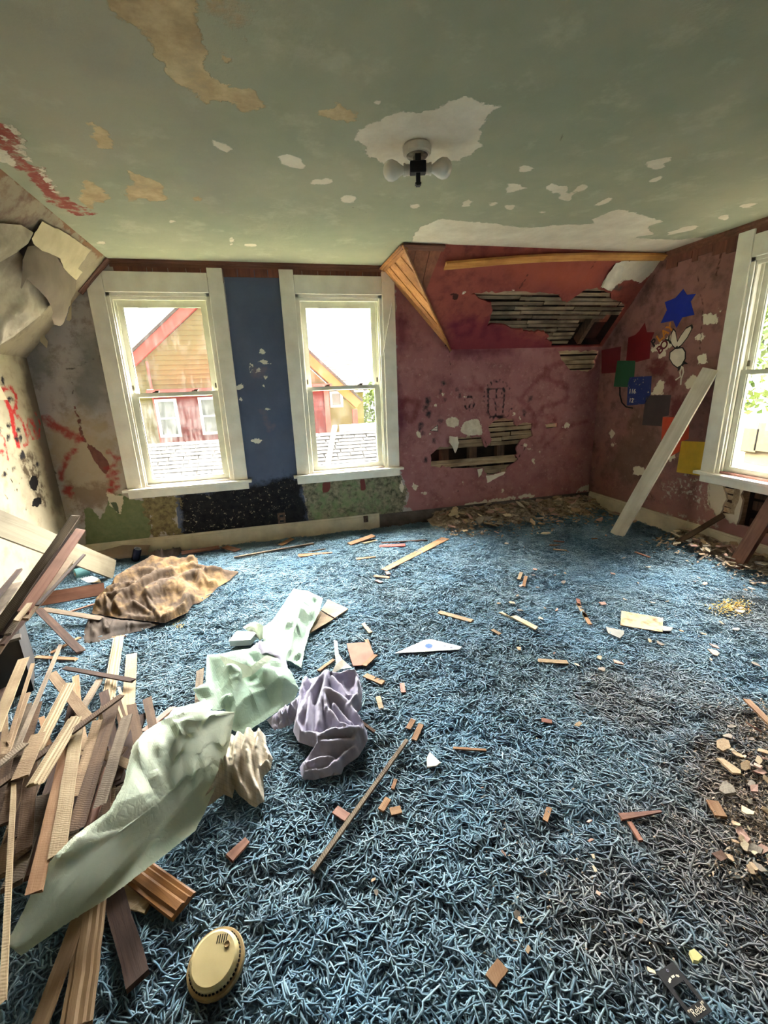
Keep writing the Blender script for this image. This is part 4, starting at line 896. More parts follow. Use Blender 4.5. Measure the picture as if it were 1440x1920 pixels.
def creases(lines, rand=0, box=None, amp=.012, ln=40, seed=0):
    """straight paper creases: tent-shaped ridges of finite length. lines: [(x0,y0,x1,y1,height,width)]"""
    rg = np.random.default_rng(seed); L_ = list(lines)
    for k in range(rand):
        c = rg.uniform(box[:2], box[2:]); w = rg.uniform(0, math.pi); l = rg.uniform(.5, 1.2) * ln; dx, dy = l * math.cos(w), l * math.sin(w)
        L_.append((c[0] - dx, c[1] - dy, c[0] + dx, c[1] + dy, rg.choice((-1, 1)) * amp * rg.uniform(.5, 1.3), rg.uniform(.25, .6) * ln))
    def h(x, y):
        r = np.zeros(len(x)); P = np.stack([x, y], 1)
        for x0, y0, x1, y1, a, w in L_:
            a0 = np.array((x0, y0)); d = np.array((x1, y1)) - a0; l = np.linalg.norm(d); d = d / l
            t = (P - a0) @ d / l; s = np.abs((P - a0) @ np.array((-d[1], d[0])))
            r += a * np.clip(1 - s / w, 0, None) * np.clip(1.25 - np.abs(2 * t - 1) * 1.25, 0, 1)
        return r
    return h
# ------------------------------------------------------------------ paint on the right wall (flat marks, parts of the wall)
def decal(name, pts, mat, d=.0015, pl=PR, parent=None, jag=0.0):
    q = pl.poly(pts)
    if jag: q = rough_poly(q, .02, jag, len(pts))
    return MB().prism(q, pl.P, .0002, d).build(name, mat, parent or wall_right)
def c8(l): return [(1130 + x / 5.053, 520 + y / 5.053) for x, y in l]
def worn(name, c, thr=(.62, .7), under=(190, 176, 156)):
    t = NT(name); f = t.ramp(t.noise(28, 6), *thr); return t.fin(t.mix(f, t.mix(t.ramp(t.noise(5, 4), .35, .65), lin(c), tuple(k * .8 for k in lin(c))), lin(under)), .8)
decal('painted_square', c8([(-10,690),(175,655),(165,790),(150,900),(-10,912)]), worn('maroon_paint', (112, 36, 40), (.75, .8)), .0012)
decal('painted_star', c8([(245,570),(310,545),(345,510),(400,430),(420,520),(490,520),(455,610),(445,770),(330,800),(222,800)]), worn('dark_red_paint', (112, 18, 24), (.75, .8)), .0014)
decal('painted_square', c8([(140,790),(310,790),(298,960),(245,1040),(105,1035)]), worn('green_paint', (48, 92, 62), (.75, .8)), .0016)
decal('painted_square', c8([(260,945),(465,935),(455,1110),(400,1200),(230,1215),(240,1010)]), worn('blue_paint', (42, 54, 112), (.60, .68)), .0018)
decal('painted_square', c8([(410,1120),(650,1115),(625,1310),(570,1320),(560,1410),(375,1400)]), worn('charcoal_paint', (74, 62, 62), (.72, .8)), .0018)
decal('painted_square', c8([(570,1325),(700,1325),(820,1400),(815,1530),(740,1560),(730,1650),(640,1700),(555,1560)]), worn('orange_paint', (196, 74, 48), (.75, .8)), .0014)
decal('painted_square', c8([(750,1550),(980,1560),(935,1880),(700,1845)]), worn('yellow_paint', (230, 186, 64), (.72, .8), (150, 130, 80)), .0018)
decal('painted_star', c8([(765,110),(800,165),(885,155),(835,230),(870,355),(755,380),(700,480),(670,410),(550,435),(610,310),(590,235),(690,195)]), worn('blue_star_paint', (30, 46, 150), (.8, .9)), .0018)
blackp = simple('black_paint', (26, 22, 22), (34, 30, 28), 10, .7); whitep = simple('white_paint', (226, 216, 196), (208, 196, 176), 12, .75)
for nm, pts in (('ear', [(672,500),(690,520),(705,600),(715,640),(690,665),(665,640),(648,600),(655,540)]), ('ear', [(835,465),(842,490),(800,570),(745,640),(715,660),(705,625),(740,560),(790,490)]), ('head', [(690,680),(755,672),(780,710),(778,770),(745,830),(710,850),(670,820),(640,770),(645,715)])):
    ctr = np.mean(pts, axis=0); o = decal('rabbit_' + nm, c8([tuple(ctr + (np.array(p) - ctr) * (1.14 if nm == 'head' else 1.22)) for p in pts]), blackp, .0022)
    decal('rabbit_' + nm, c8(pts), whitep, .0028)
decal('bow_tie', c8([(770,790),(810,820),(770,825),(745,860),(712,890),(715,850),(745,830)]), blackp, .003)
for q in ([(755,840),(735,900),(740,940),(695,972)], [(762,850),(768,900),(748,960),(742,1020)]):
    pts = [PR.P(*PR.uv(*p), .003) for p in c8(q)]; MB().tube(pts, .006, 5).build('painted_drip', whitep, wall_right)
def letter(ch, pl, px, py, size, ang, mat, parent, d=.002, name='painted_letter', sx=1.0, fat=.03):
    cu = bpy.data.curves.new('ltr', 'FONT'); cu.body = ch; cu.align_x = 'CENTER'; cu.align_y = 'CENTER'; cu.size = size; cu.extrude = .0004; cu.offset = size * fat
    ob = bpy.data.objects.new('ltr', cu); COL.objects.link(ob); bpy.context.view_layer.update()
    me = bpy.data.meshes.new_from_object(ob.evaluated_get(bpy.context.evaluated_depsgraph_get())); bpy.data.objects.remove(ob)
    u0, v0 = pl.uv(px, py) if px is not None else py; ca, sa = math.cos(ang), math.sin(ang)
    for v in me.vertices:
        x, y, z = v.co; x *= sx; v.co = pl.P(u0 + x * ca - y * sa, v0 + x * sa + y * ca, d + z)
    me.name = name; me.materials.clear()
    return link(name, me, mat, parent)
orangep = simple('orange_letter_paint', (206, 132, 52), (190, 116, 44), 10, .8); maroonp = simple('maroon_letter_paint', (110, 34, 44), (90, 26, 36), 10, .8)
for ch, px, py, m_ in (('P', 1227, 643, blackp), ('L', 1237, 634, orangep), ('A', 1247, 625, orangep), ('Y', 1257, 615, orangep), ('B', 1238, 656, maroonp), ('O', 1246, 647, maroonp), ('Y', 1255, 639, blackp)):
    letter(ch, PR, px, py, .095, .72, m_, wall_right, .003)
letter('116', PR, 1186, 734, .055, 0, whitep, wall_right, .003, 'painted_number'); letter('12', PR, 1184, 751, .055, 0, whitep, wall_right, .003, 'painted_number')
# black cable hanging below the green square
pts = [PR.P(*PR.uv(*p), .012) for p in ((1164, 726), (1164, 740), (1168, 755), (1176, 763), (1188, 765))]
o = MB().tube(pts, .006, 6).build('hanging_cable', blackp); tag(o, 'black cable loop hanging from the right wall by the blue painted square', 'cable')

# ------------------------------------------------------------------ peeling paper on the left slope
paper_front = simple('aged_wallpaper', (206, 188, 152), (182, 164, 130), 6, .9, .003)
paper_back = simple('wallpaper_backing', (132, 116, 100), (112, 98, 84), 4, .95, .002)
paper_soot = NT('sooty_wallpaper'); f = paper_soot.ramp(paper_soot.noise(4.5, 5), .38, .62); paper_soot.bump(paper_soot.noise(18, 5), .004, .5); paper_soot = paper_soot.fin(paper_soot.mix(f, lin((178, 162, 138)), lin((146, 132, 112))), .9)
LP = on_pl(PL)
def c1_(l): return [(x / 3.84, 200 + y / 3.84, d) for x, y, d in l]
o = sheet('hanging_wallpaper', c1_([(200,1010,.03),(260,1000,.02),(300,1035,.02),(400,1075,.02),(440,1130,.02),(460,1160,.02),(550,1250,.02),(545,1330,.06),(510,1400,.09),(480,1500,.12),(450,1570,.14),(430,1580,.14),(390,1570,.14),(375,1520,.13),(380,1480,.12),(360,1420,.12),(330,1370,.12),(260,1300,.12),(190,1240,.12),(155,1315,.13),(150,1300,.13),(165,1100,.08)]), LP, paper_back, step=5, bulge=.03, jag=.4, seed=2, nrm=PL.n)
tag(o, 'grey brown wallpaper flap hanging down beside the left window', 'wallpaper')
o = sheet('wallpaper_sheet', c1_([(300,830,.012),(420,880,.012),(520,940,.012),(655,1035,.012),(610,1100,.012),(560,1165,.014),(595,1190,.016),(545,1255,.02),(460,1160,.03),(435,1095,.03),(350,1055,.035),(300,1035,.04),(240,990,.035),(230,950,.03)]), LP, paper_front, step=5, bulge=.008, jag=.5, seed=3, nrm=PL.n)
tag(o, 'stained cream wallpaper sheet still stuck to the left slope near the window', 'wallpaper')
o = sheet('sagging_wallpaper', c1_([(-300,950,.02),(0,1000,.02),(100,1000,.02),(170,1080,.04),(160,1180,.05),(190,1240,.06),(260,1300,.05),(330,1375,.05),(365,1425,.05),(300,1500,.08),(200,1580,.12),(100,1660,.15),(0,1720,.16),(-300,1800,.16)]), LP, paper_soot, step=6, bulge=.03, hf=folds(.012, .05, 4., .6, 3), seed=4, nrm=PL.n)
tag(o, 'sooty pale wallpaper sagging off the left slope above the scribbled wall', 'wallpaper')
o = sheet('loose_wallpaper', c1_([(-300,700,.02),(0,840,.015),(150,850,.015),(240,905,.02),(200,985,.04),(120,1050,.05),(0,1120,.05),(-300,1200,.05)]), LP, paper_soot, step=6, bulge=.03, hf=folds(.02, .02, 7., .9, 2), seed=5, nrm=PL.n)
tag(o, 'loose grey wallpaper bulging from the left slope at the photo edge', 'wallpaper')
o = sheet('wallpaper_strip', [(124,600,.0),(134,566,.0),(134,598,.0),(130,602,.0)], lambda x, y, d: on_y(x, y, D - .10 + d), paper_front, step=3); tag(o, 'tiny cream wallpaper sliver dangling under the grey flap', 'wallpaper')
o = sheet('wallpaper_strip', [(76,615,.0),(82,616,.0),(84,632,.0),(90,640,.0),(88,653,.0),(75,640,.0)], lambda x, y, d: on_y(x, y, D - .04 + d), paper_front, step=3); tag(o, 'torn wallpaper scrap hanging in the left wall corner', 'wallpaper')
o = sheet('wallpaper_strip', [(0,722,.0),(14,750,.02),(0,750,.0),(-20,745,.0)], lambda x, y, d: on_x(x, y, -L + .05 + d), paper_front, step=3); tag(o, 'cream wallpaper corner curling out over the red letter', 'wallpaper')

# torn plaster lips around the holes: part of the walls
for pts, dd in (([(842,818),(858,819),(861,830),(856,846),(853,850),(849,838),(843,830)], .03), ([(895,880),(905,878),(903,890),(898,896)], .03), ([(911,892),(925,890),(948,884),(951,878),(945,890),(935,894),(920,902),(914,905)], .025)):
    sheet('torn_plaster', [(x, y, .004 if i < 2 else dd) for i, (x, y) in enumerate(pts)], on_pl(PB), whitep, wall_back, step=3, jag=.4)
sheet('torn_plaster', [(1130,538,.03),(1142,512,.02),(1155,494,.01),(1170,500,.01),(1165,520,.03),(1152,540,.05),(1140,545,.05)], on_pl(PS), whitep, wall_slope, step=3, jag=.6, hf=folds(.1, .01, 2.))

# ------------------------------------------------------------------ loose crown moulding along the red slope
def PSp(px, py, d): return hit(px, py, PS.o + PS.n * d, PS.n)
a, b = PSp(836, 490, .03), PSp(1252, 474, .02)
mid = PSp(1040, 475, .03) - (a + b) / 2
o = moulding('loose_crown_moulding', a, b, -np.array(_sv), PS.n, wood('honey_crown', (206, 152, 84), (180, 122, 62), (130, 80, 40), 1.0, .45, .15, axis=0), None, w=.065, t=.03, seg=12, sag=lambda t: mid * math.sin(math.pi * t) ** 1.2)
tag(o, 'honey coloured crown moulding hanging loose along the top of the red slope', 'moulding')

# ------------------------------------------------------------------ ceiling lamp
lx, ly, _ = on_z(782, 283, H - .02); lamp = empty('ceiling_lamp', (lx, ly, H - .16), 'white two bulb ceiling lamp with a black cross shaped centre', 'lamp')
porc = simple('porcelain', (222, 212, 194), (204, 194, 176), 8, .35, spec=.5); bulbm = simple('frosted_bulb', (232, 224, 208), (224, 214, 198), 5, .25, spec=.6)
brassm = simple('corroded_plate', (150, 140, 124), (80, 70, 60), 40, .6); blk = simple('black_plastic', (18, 18, 24), (24, 24, 30), 8, .45)
MB().lathe([(.001, 0), (.058, 0), (.062, -.006), (.060, -.03), (.056, -.036), (.001, -.036)], (lx, ly, H - .001)).build('canopy', porc, lamp, smooth=False)
MB().lathe([(.001, 0), (.046, 0), (.044, -.004), (.001, -.006)], (lx, ly, H - .037)).build('plate', brassm, lamp)
cz = H - .088; ax = np.array((RT[0], RT[1], 0)); ax /= np.linalg.norm(ax)
MB().lathe([(.016, -.006), (.018, .0), (.018, .03), (.016, .034)], (lx, ly, H - .075), (0, 0, 1), 14).build('stem', brassm, lamp)
for s in (-1, 1):
    c = np.array((lx, ly, cz)); A = ax * s
    MB().lathe([(.016, .01), (.020, .012), (.021, .05), (.024, .052), (.024, .060)], c, A, 18).build('socket', porc, lamp)
    b_ = MB().lathe([(.013, 0), (.015, .006), (.022, .018), (.033, .034), (.040, .052), (.038, .070), (.027, .085), (.012, .092), (.001, .0935)], c + A * .056, A, 22).build('bulb', bulbm, lamp, smooth=True)
fwd = np.array((-FW[0], -FW[1], 0)); fwd /= np.linalg.norm(fwd); cc = np.array((lx, ly, 0)) + fwd * .028
def xb(a0, a1, z0, z1, t=.012):
    m = MB()
    return m.add([cc + ax * a + fwd * t_ + np.array((0, 0, z)) for z in (z0, z1) for t_ in (-t, t) for a in (a0, a1)], [(0, 2, 3, 1), (4, 5, 7, 6), (0, 1, 5, 4), (2, 6, 7, 3), (0, 4, 6, 2), (1, 3, 7, 5)])
xb(-.034, .034, H - .115, H - .072, .02).build('switch_body', blk, lamp, bevel=.003)
xb(-.012, .012, H - .072, H - .045).build('switch_neck', blk, lamp); xb(-.009, .009, H - .16, H - .115).build('switch_lever', blk, lamp)
xb(-.013, .013, H - .156, H - .150).build('lever_tip', blk, lamp)

# ------------------------------------------------------------------ outlets
dirty = simple('dirty_plate', (120, 96, 80), (60, 48, 44), 30, .8)
for (px, py, lab, w_, h_) in ((528, 972, 'scorched wall outlet on the black wall between the windows', .035, .055), (685, 972, 'brown outlet plate on the baseboard below the middle window', .022, .03)):
    u, v = PB.uv(px, py); dd = .008 if px < 600 else .03
    root = empty('wall_outlet', PB.P(u, v - h_, 0), lab, 'outlet')
    MB().prism([(u - w_, v - h_), (u + w_, v - h_), (u + w_, v + h_), (u - w_, v + h_)], PB.P, .0005, dd).build('plate', dirty, root, bevel=.002)
    for s in (-1, 1): MB().prism([(u - w_ * .5, v + s * h_ * .45 - .01), (u + w_ * .5, v + s * h_ * .45 - .01), (u + w_ * .5, v + s * h_ * .45 + .01), (u - w_ * .5, v + s * h_ * .45 + .01)], PB.P, dd, dd + .002).build('socket', blk if px < 600 else dirty, root)
# triangular warning sticker on the pink wall
t_ = [(806, 808), (821, 796), (821, 809)]
root = MB().prism(PB.poly(t_), PB.P, .0005, .002).build('wall_sticker', blk); tag(root, 'small white triangular sticker on the pink wall right of the window', 'sticker')
c = np.mean(t_, axis=0); MB().prism(PB.poly([tuple(c + (np.array(p) - c) * .8) for p in t_]), PB.P, .002, .003).build('print_area', whitep, root)
for yy, x0 in ((800, 817), (803, 814), (806, 811)): MB().prism(PB.poly([(x0, yy), (820, yy), (820, yy + .8), (x0, yy + .8)]), PB.P, .003, .0035).build('print_line', blk, root)
# ------------------------------------------------------------------ boards
W_PALE = wood('pale_pine', (171, 151, 120), (151, 129, 99), (115, 92, 68), 1.0, .75, .25, saw=.2)
W_TAN = wood('tan_lath', (149, 126, 99), (124, 102, 78), (87, 65, 47), 1.0, .85, .35, saw=.32)
W_TAN2 = wood('tan_moulding', (147, 122, 90), (126, 100, 72), (87, 65, 47), 1.0, .7, .2)
W_GWH = wood('dirty_cream_board', (158, 146, 122), (140, 128, 106), (110, 94, 76), .6, .7, .1)
W_OR = wood('orange_pine', (154, 120, 89), (131, 97, 68), (102, 65, 40), 1.0, .8, .3, saw=.06)
W_BRN = wood('brown_lath', (105, 82, 62), (82, 62, 47), (52, 38, 30), 1.0, .85, .35, saw=.2)
W_DRK = wood('dark_lath', (88, 66, 54), (62, 46, 40), (34, 26, 24), 1.0, .85, .35)
W_GRY = wood('grey_lath', (131, 115, 97), (100, 87, 73), (62, 52, 43), 1.0, .9, .35, saw=.26)
W_WHT = wood('painted_board', (214, 206, 188), (198, 188, 168), (170, 154, 130), .6, .6, .1)
W_RED = wood('red_brown_board', (150, 104, 84), (126, 84, 68), (88, 58, 48), 1.0, .6, .25)
W_HONEY = wood('honey_moulding', (156, 108, 62), (126, 84, 46), (84, 54, 32), 1.0, .35, .15)
LGRP = {}
def plank(name, A, B, w, th, mat, label, cat='board', group=None, normal=None, jag=1.0, prof=None, seed=None, taper=1.0, bend=0.0, parent=None):
    """a board from A to B (points of the place) in its own local frame, x along the board"""
    A, B = np.array(A, float), np.array(B, float); ln = np.linalg.norm(B - A); X = (B - A) / ln
    n = np.array(normal if normal is not None else (0, 0, 1), float); n = n - X * (n @ X); n /= np.linalg.norm(n); Y = np.cross(n, X)
    rg = random.Random(seed if seed is not None else hash((round(A[0], 3), round(B[1], 3), round(w, 3))) & 0xffff); N = 6
    pr = prof or [(-.5, 0), (.5, 0), (.5, 1), (-.5, 1)]
    V = []; K = len(pr)
    for i in range(N + 1):
        t = i / N; x = (t - .5) * ln; k = 1 + (taper - 1) * t; b = bend * (1 - (2 * t - 1) ** 2)
        off = rg.uniform(-.02, .02) * w * jag
        for (a, c) in pr:
            xe = x + (rg.uniform(-.5, .5) * min(.02, ln * .05) * jag if i in (0, N) else 0)
            V.append((xe, a * w * k + off, (c - .5) * th + b))
    F_ = [(i * K + j, i * K + (j + 1) % K, (i + 1) * K + (j + 1) % K, (i + 1) * K + j) for i in range(N) for j in range(K)] + [tuple(range(K)), tuple(N * K + j for j in range(K))]
    me = fixn(pymesh(name, V, F_)); me.materials.append(mat)
    o = bpy.data.objects.new(name, me); COL.objects.link(o)
    Mx = Matrix.Identity(4)
    for i in range(3): Mx[i][0], Mx[i][1], Mx[i][2], Mx[i][3] = X[i], Y[i], n[i], (A[i] + B[i]) / 2
    o.matrix_world = Mx
    tag(o, label, cat, group); return o
def fl(a, b, w, mat, label, name='wood_lath', cat='lath', group=None, th=.007, **k):
    return plank(name, on_z(*a), on_z(*b), w, th, mat, label, cat, group, **k)
CROWN = [(-.5, 0), (.5, 0), (.5, .35), (.42, .5), (.3, .45), (.22, .8), (.05, .7), (-.05, 1), (-.3, .95), (-.38, .7), (-.5, .7)]
# --- lath pile at the lower left (px, py, height)
G = 'split laths heaped at the lower left'
pile = [
 ((44,1235,.22),(-12,1375,.26),.040,W_PALE,'wide pale lath standing out at the left edge beside the dark box'),
 ((62,1243,.20),(15,1395,.24),.014,W_TAN,'thin tan splinter right of the wide pale lath by the box'),
 ((51,1300,.20),(8,1418,.24),.022,W_TAN,'narrow saw marked lath below the thin splinter at the left edge'),
 ((113,1210,.05),(33,1400,.22),.018,W_GRY,'long split grey lath reaching up past the dark box'),
 ((96,1262,.10),(168,1352,.17),.040,W_TAN,'tan lath crossing under the pale fluted moulding'),
 ((142,1268,.06),(148,1345,.14),.028,W_OR,'short orange lath end poking up behind the crossing tan lath'),
 ((187,1274,.06),(150,1335,.13),.030,W_GRY,'grey lath leaning below the dark weathered strip'),
 ((223,1308,.24),(-10,1478,.27),.026,W_BRN,'long reddish brown stick lying diagonally across the pile'),
 ((72,1378,.26),(38,1460,.28),.042,W_TAN,'broken saw marked lath with a jagged lower end at the left of the pile'),
 ((46,1395,.27),(-8,1440,.28),.030,W_GRY,'short weathered grey lath on the left edge of the pile'),
 ((123,1253,.06),(249,1276,.08),.024,W_DRK,'dark weathered strip lying over the two pale upright boards'),
 ((126,1405,.22),(66,1668,.24),.038,W_OR,'long orange lath running down beside the mint paper'),
 ((144,1372,.22),(108,1600,.24),.038,W_PALE,'long pale sawn lath right beside the orange one'),
 ((183,1352,.20),(142,1490,.22),.034,W_TAN,'saw marked tan lath between the pale and the dark brown lath'),
 ((214,1318,.20),(140,1560,.23),.038,W_BRN,'knotty dark brown lath in the middle of the pile'),
 ((238,1342,.18),(188,1508,.21),.036,W_GRY,'greyish lath with a splintered lower end near the mint paper'),
 ((247,1322,.16),(262,1402,.18),.034,W_BRN,'dark brown lath standing at the right edge of the pile'),
 ((276,1310,.08),(287,1368,.12),.036,W_BRN,'short brown lath apart from the pile toward the paper'),
 ((325,1326,.07),(270,1372,.12),.026,W_RED,'reddish lath end hidden behind the mint paper'),
 ((375,1256,.04),(372,1325,.04),.034,W_GRY,'short grey lath sticking out left of the crumpled mint paper'),
 ((223,1290,.10),(240,1342,.14),.012,W_PALE,'thin pale stick leaning over the two upright boards'),
 ((214,1302,.10),(232,1355,.14),.008,W_PALE,'very thin pale splinter next to the leaning pale stick'),
 ((67,1232,.03),(141,1236,.03),.022,W_OR,'lath lying flat on the carpet right of the dark box'),
 ((26,1470,.27),(6,1870,.32),.012,W_PALE,'long thin pale stick at the far left edge of the photo'),
 ((82,1490,.16),(22,1660,.18),.044,W_GRY,'dark grey lath in the shadow left of the orange lath'),
 ((40,1420,.25),(12,1545,.26),.040,W_BRN,'brown sawn lath end in the shadows at the left edge'),
 ((60,1410,.18),(45,1600,.19),.034,W_BRN,'shadowed brown lath behind the thin pale stick'),
 ((160,1690,.045),(70,1935,.07),.038,W_TAN2,'tan lath running out below the mint paper to the photo bottom'),
 ((205,1645,.03),(258,1835,.045),.050,W_DRK,'very dark board on the carpet below the mint paper'),
 ((172,1420,.14),(120,1560,.15),.034,W_DRK,'dark lath deep inside the pile'),
 ((100,1480,.12),(60,1640,.13),.036,W_DRK,'blackish lath low in the pile beside the orange lath'),
 ((232,1400,.12),(175,1470,.13),.036,W_BRN,'brown lath crossing low under the greyish lath'),
 ((160,1400,.12),(255,1440,.12),.032,W_TAN,'tan lath lying across the bottom of the pile'),
 ((205,1440,.16),(160,1575,.18),.030,W_RED,'red brown lath beside the splintered greyish lath'),
 ((8,1290,.12),(-15,1400,.15),.036,W_DRK,'dark lath end at the left edge below the box'),
 ((112,1310,.08),(60,1460,.12),.018,W_GRY,'thin grey stick between the split lath and the fluted moulding'),
 ((78,1345,.10),(92,1400,.12),.020,W_OR,'small orange splinter under the split grey lath'),
]
for k, (a, b, w, m_, lab) in enumerate(pile): fl(a, b, w, m_, lab, group=G, taper=(1.0, .86, 1.1, .93)[k % 4], jag=1.6)
# filler laths low in the heap
for k in range(34):
    rg = random.Random(500 + k); x = rg.uniform(0, 240); y = rg.uniform(1370, 1580) - (x - 120) * .1; a = rg.uniform(-.5, .35); ln = rg.uniform(45, 95)
    fl((x - ln * math.sin(a), y - ln, rg.uniform(.05, .10)), (x + ln * math.sin(a), y + ln, rg.uniform(.05, .12)), rg.uniform(.03, .042), (W_BRN, W_TAN, W_DRK, W_GRY)[k % 4], '%s lath half buried in the %s of the lower left heap' % (('brown', 'tan', 'dark', 'grey')[k % 4], 'left side' if x < 80 else 'middle' if x < 160 else 'right side'), group='buried laths of the heap')
fl((130,1283,.20),(66,1408,.24),.040,W_PALE,'pale fluted crown moulding standing in the lath pile', 'crown_moulding', 'moulding', th=.014, prof=CROWN, group='pale moulding offcuts')
fl((141,1345,.25),(66,1470,.28),.042,W_PALE,'pale fluted moulding offcut with a cut end facing the camera', 'crown_moulding', 'moulding', th=.014, prof=CROWN, group='pale moulding offcuts')
fl((222,1195,.03),(197,1350,.06),.052,W_PALE,'longer of the two pale boards standing up behind the lath pile', 'pine_board', 'board', th=.012, prof=CROWN)
fl((247,1227,.03),(238,1362,.06),.050,W_PALE,'shorter pale board right of the longer one behind the pile', 'pine_board', 'board', th=.012)
fl((176,1680,.045),(143,1925,.06),.062,W_TAN2,'wide fluted tan moulding below the mint paper at the photo bottom', 'door_moulding', 'moulding', th=.016, prof=CROWN)
fl((238,1618,.03),(345,1696,.045),.075,W_HONEY,'dark honey stained moulding block poking out under the mint paper', 'stained_moulding', 'moulding', th=.022, prof=CROWN, jag=.2)
fl((228,1668,.03),(292,1680,.03),.085,W_PALE,'cream board scrap under the honey moulding', 'board_scrap', 'board', th=.006)
fl((185,1660,.04),(176,1725,.04),.05,W_OR,'torn orange plywood scrap below the mint paper', 'plywood_scrap', 'board', th=.004)
# --- stack leaning in the dark box
top = lambda px, py, y: on_y(px, py, y)
stack = [
 ((142,968),(-5,1178),.045,W_GRY,'tall grey lath with a pointed tip, highest of the leaning stack'),
 ((131,1002),(0,1190),.075,W_DRK,'broad dark maroon board in the leaning stack'),
 ((152,993),(42,1150),.050,W_RED,'reddish lath rising right of the dark maroon board'),
 ((123,1032),(14,1190),.026,W_GRY,'thin pale edged lath in front of the maroon board'),
 ((130,1052),(45,1160),.040,W_TAN,'tan lath in the leaning stack above the red plank'),
 ((158,1040),(70,1135),.014,W_DRK,'thin dark stick leaning rightmost in the stack'),
 ((98,1106),(6,1208),.016,W_DRK,'dark stick low on the leaning stack over the box'),
 ((37,1068),(-15,1130),.026,W_DRK,'short dark lath tip at the left photo edge'),
 ((30,1094),(-20,1160),.060,W_GRY,'grey board end at the left edge above the box'),
 ((80,1100),(-10,1230),.030,W_BRN,'brown lath lying along the box rim'),
 ((112,1060),(30,1165),.022,W_PALE,'narrow pale lath inside the leaning stack'),
]
for i, (a, b, w, m_, lab) in enumerate(stack):
    A, B = on_y(*a, 2.55 - .012 * i), on_y(*b, 1.98 - .012 * i)
    plank('leaning_lath', A, B, w * .85, .010, m_, lab, 'lath', 'laths leaning out of the dark box', normal=(.25, -.8, .6))
# dark box
bx = empty('dark_box', on_z(30, 1290, 0), 'dark grey open box at the left edge full of leaning laths', 'box')
boxm = simple('dark_grey_plastic', (66, 62, 60), (48, 46, 46), 6, .6, .001)
c0 = on_z(66, 1302, .0); rim_z = .30
d1 = np.array((-.92, -.38, 0)); d1 /= np.linalg.norm(d1); d2 = np.array((-.38, .92, 0)); d2 = d2 / np.linalg.norm(d2)
c0 = np.array((c0[0], c0[1], .004))
def bp(a, b, z): return c0 + d1 * a + d2 * b + np.array((0, 0, z))
for nm, (a0, a1, b0, b1) in (('side_panel', (0, .012, 0, .34)), ('front_panel', (0, .42, 0, .012)), ('side_panel', (.408, .42, 0, .34)), ('back_panel', (0, .42, .328, .34))):
    MB().add([bp(a, b, z) for z in (0, rim_z) for b in (b0, b1) for a in (a0, a1)], [(0, 2, 3, 1), (4, 5, 7, 6), (0, 1, 5, 4), (2, 6, 7, 3), (0, 4, 6, 2), (1, 3, 7, 5)]).build(nm, boxm, bx)
MB().add([bp(a, b, z) for z in (rim_z, rim_z + .012) for b in (-.015, 0.03) for a in (-.01, .43)], [(0, 2, 3, 1), (4, 5, 7, 6), (0, 1, 5, 4), (2, 6, 7, 3), (0, 4, 6, 2), (1, 3, 7, 5)]).build('rim', simple('worn_rim', (120, 112, 104), (86, 80, 76), 12, .5), bx)
MB().add([bp(a, b, z) for z in (0, .01) for b in (0.012, .328) for a in (.012, .408)], [(0, 2, 3, 1), (4, 5, 7, 6), (0, 1, 5, 4), (2, 6, 7, 3), (0, 4, 6, 2), (1, 3, 7, 5)]).build('bottom', boxm, bx)
# --- boards around the corner
A, B = np.array((-L + .06, 2.55, .86)), on_z(212, 1074, .06)
plank('painted_plank', hit(-60, 958, (-L + .10, 0, 0), (1, 0, 0)), on_z(213, 1068, .07), .15, .02, W_GWH, 'long cream painted board leaning across the left corner', 'board', normal=(.45, -.75, .55), jag=.1)
plank('red_plank', on_z(52, 1128, .10), on_z(196, 1104, .06), .085, .02, W_RED, 'reddish plank on edge between the lath stack and the brown cloth', 'board', normal=(.1, -.75, .5), jag=.2)
fl((72,1142,.14),(152,1222,.03),.042,W_DRK,'dark lath slanting down from the box toward the carpet', 'leaning_lath')
fl((78,1142,.10),(190,1160,.06),.042,W_GRY,'pale grey lath pointing at the brown cloth', 'loose_lath')
fl((128,1148,.03),(186,1130,.04),.016,W_RED,'thin reddish stick touching the brown cloth', 'loose_stick', 'stick')
fl((150,1195,.03),(95,1225,.03),.022,W_OR,'narrow split lath on the carpet below the slanting dark lath', 'loose_lath')
fl((210,1195,.025),(238,1192,.025),.02,W_OR,'small orange wood chip at the corner of the brown cloth', 'wood_chip', 'wood chip')
# --- boards leaning on the right
plank('white_board', on_z(1156, 1004, .02), hit(1333, 692, (R - .03, 0, 0), (1, 0, 0)), .115, .022, W_WHT, 'white painted board leaning against the right wall by the window', 'board', normal=(-.80, -.35, .45), jag=.15)
plank('brown_post', on_z(1378, 1064, .02), hit(1478, 900, (R - .10, 0, 0), (1, 0, 0)), .085, .05, W_RED, 'reddish brown post leaning below the right window', 'post', normal=(-.75, -.2, .6), jag=.1)
plank('brown_stick', on_z(1262, 1022, .03), hit(1356, 966, (R - .01, 0, 0), (1, 0, 0)), .04, .015, W_BRN, 'brown stick leaning into the wall hole under the right window', 'stick', normal=(-.5, -.5, .7))
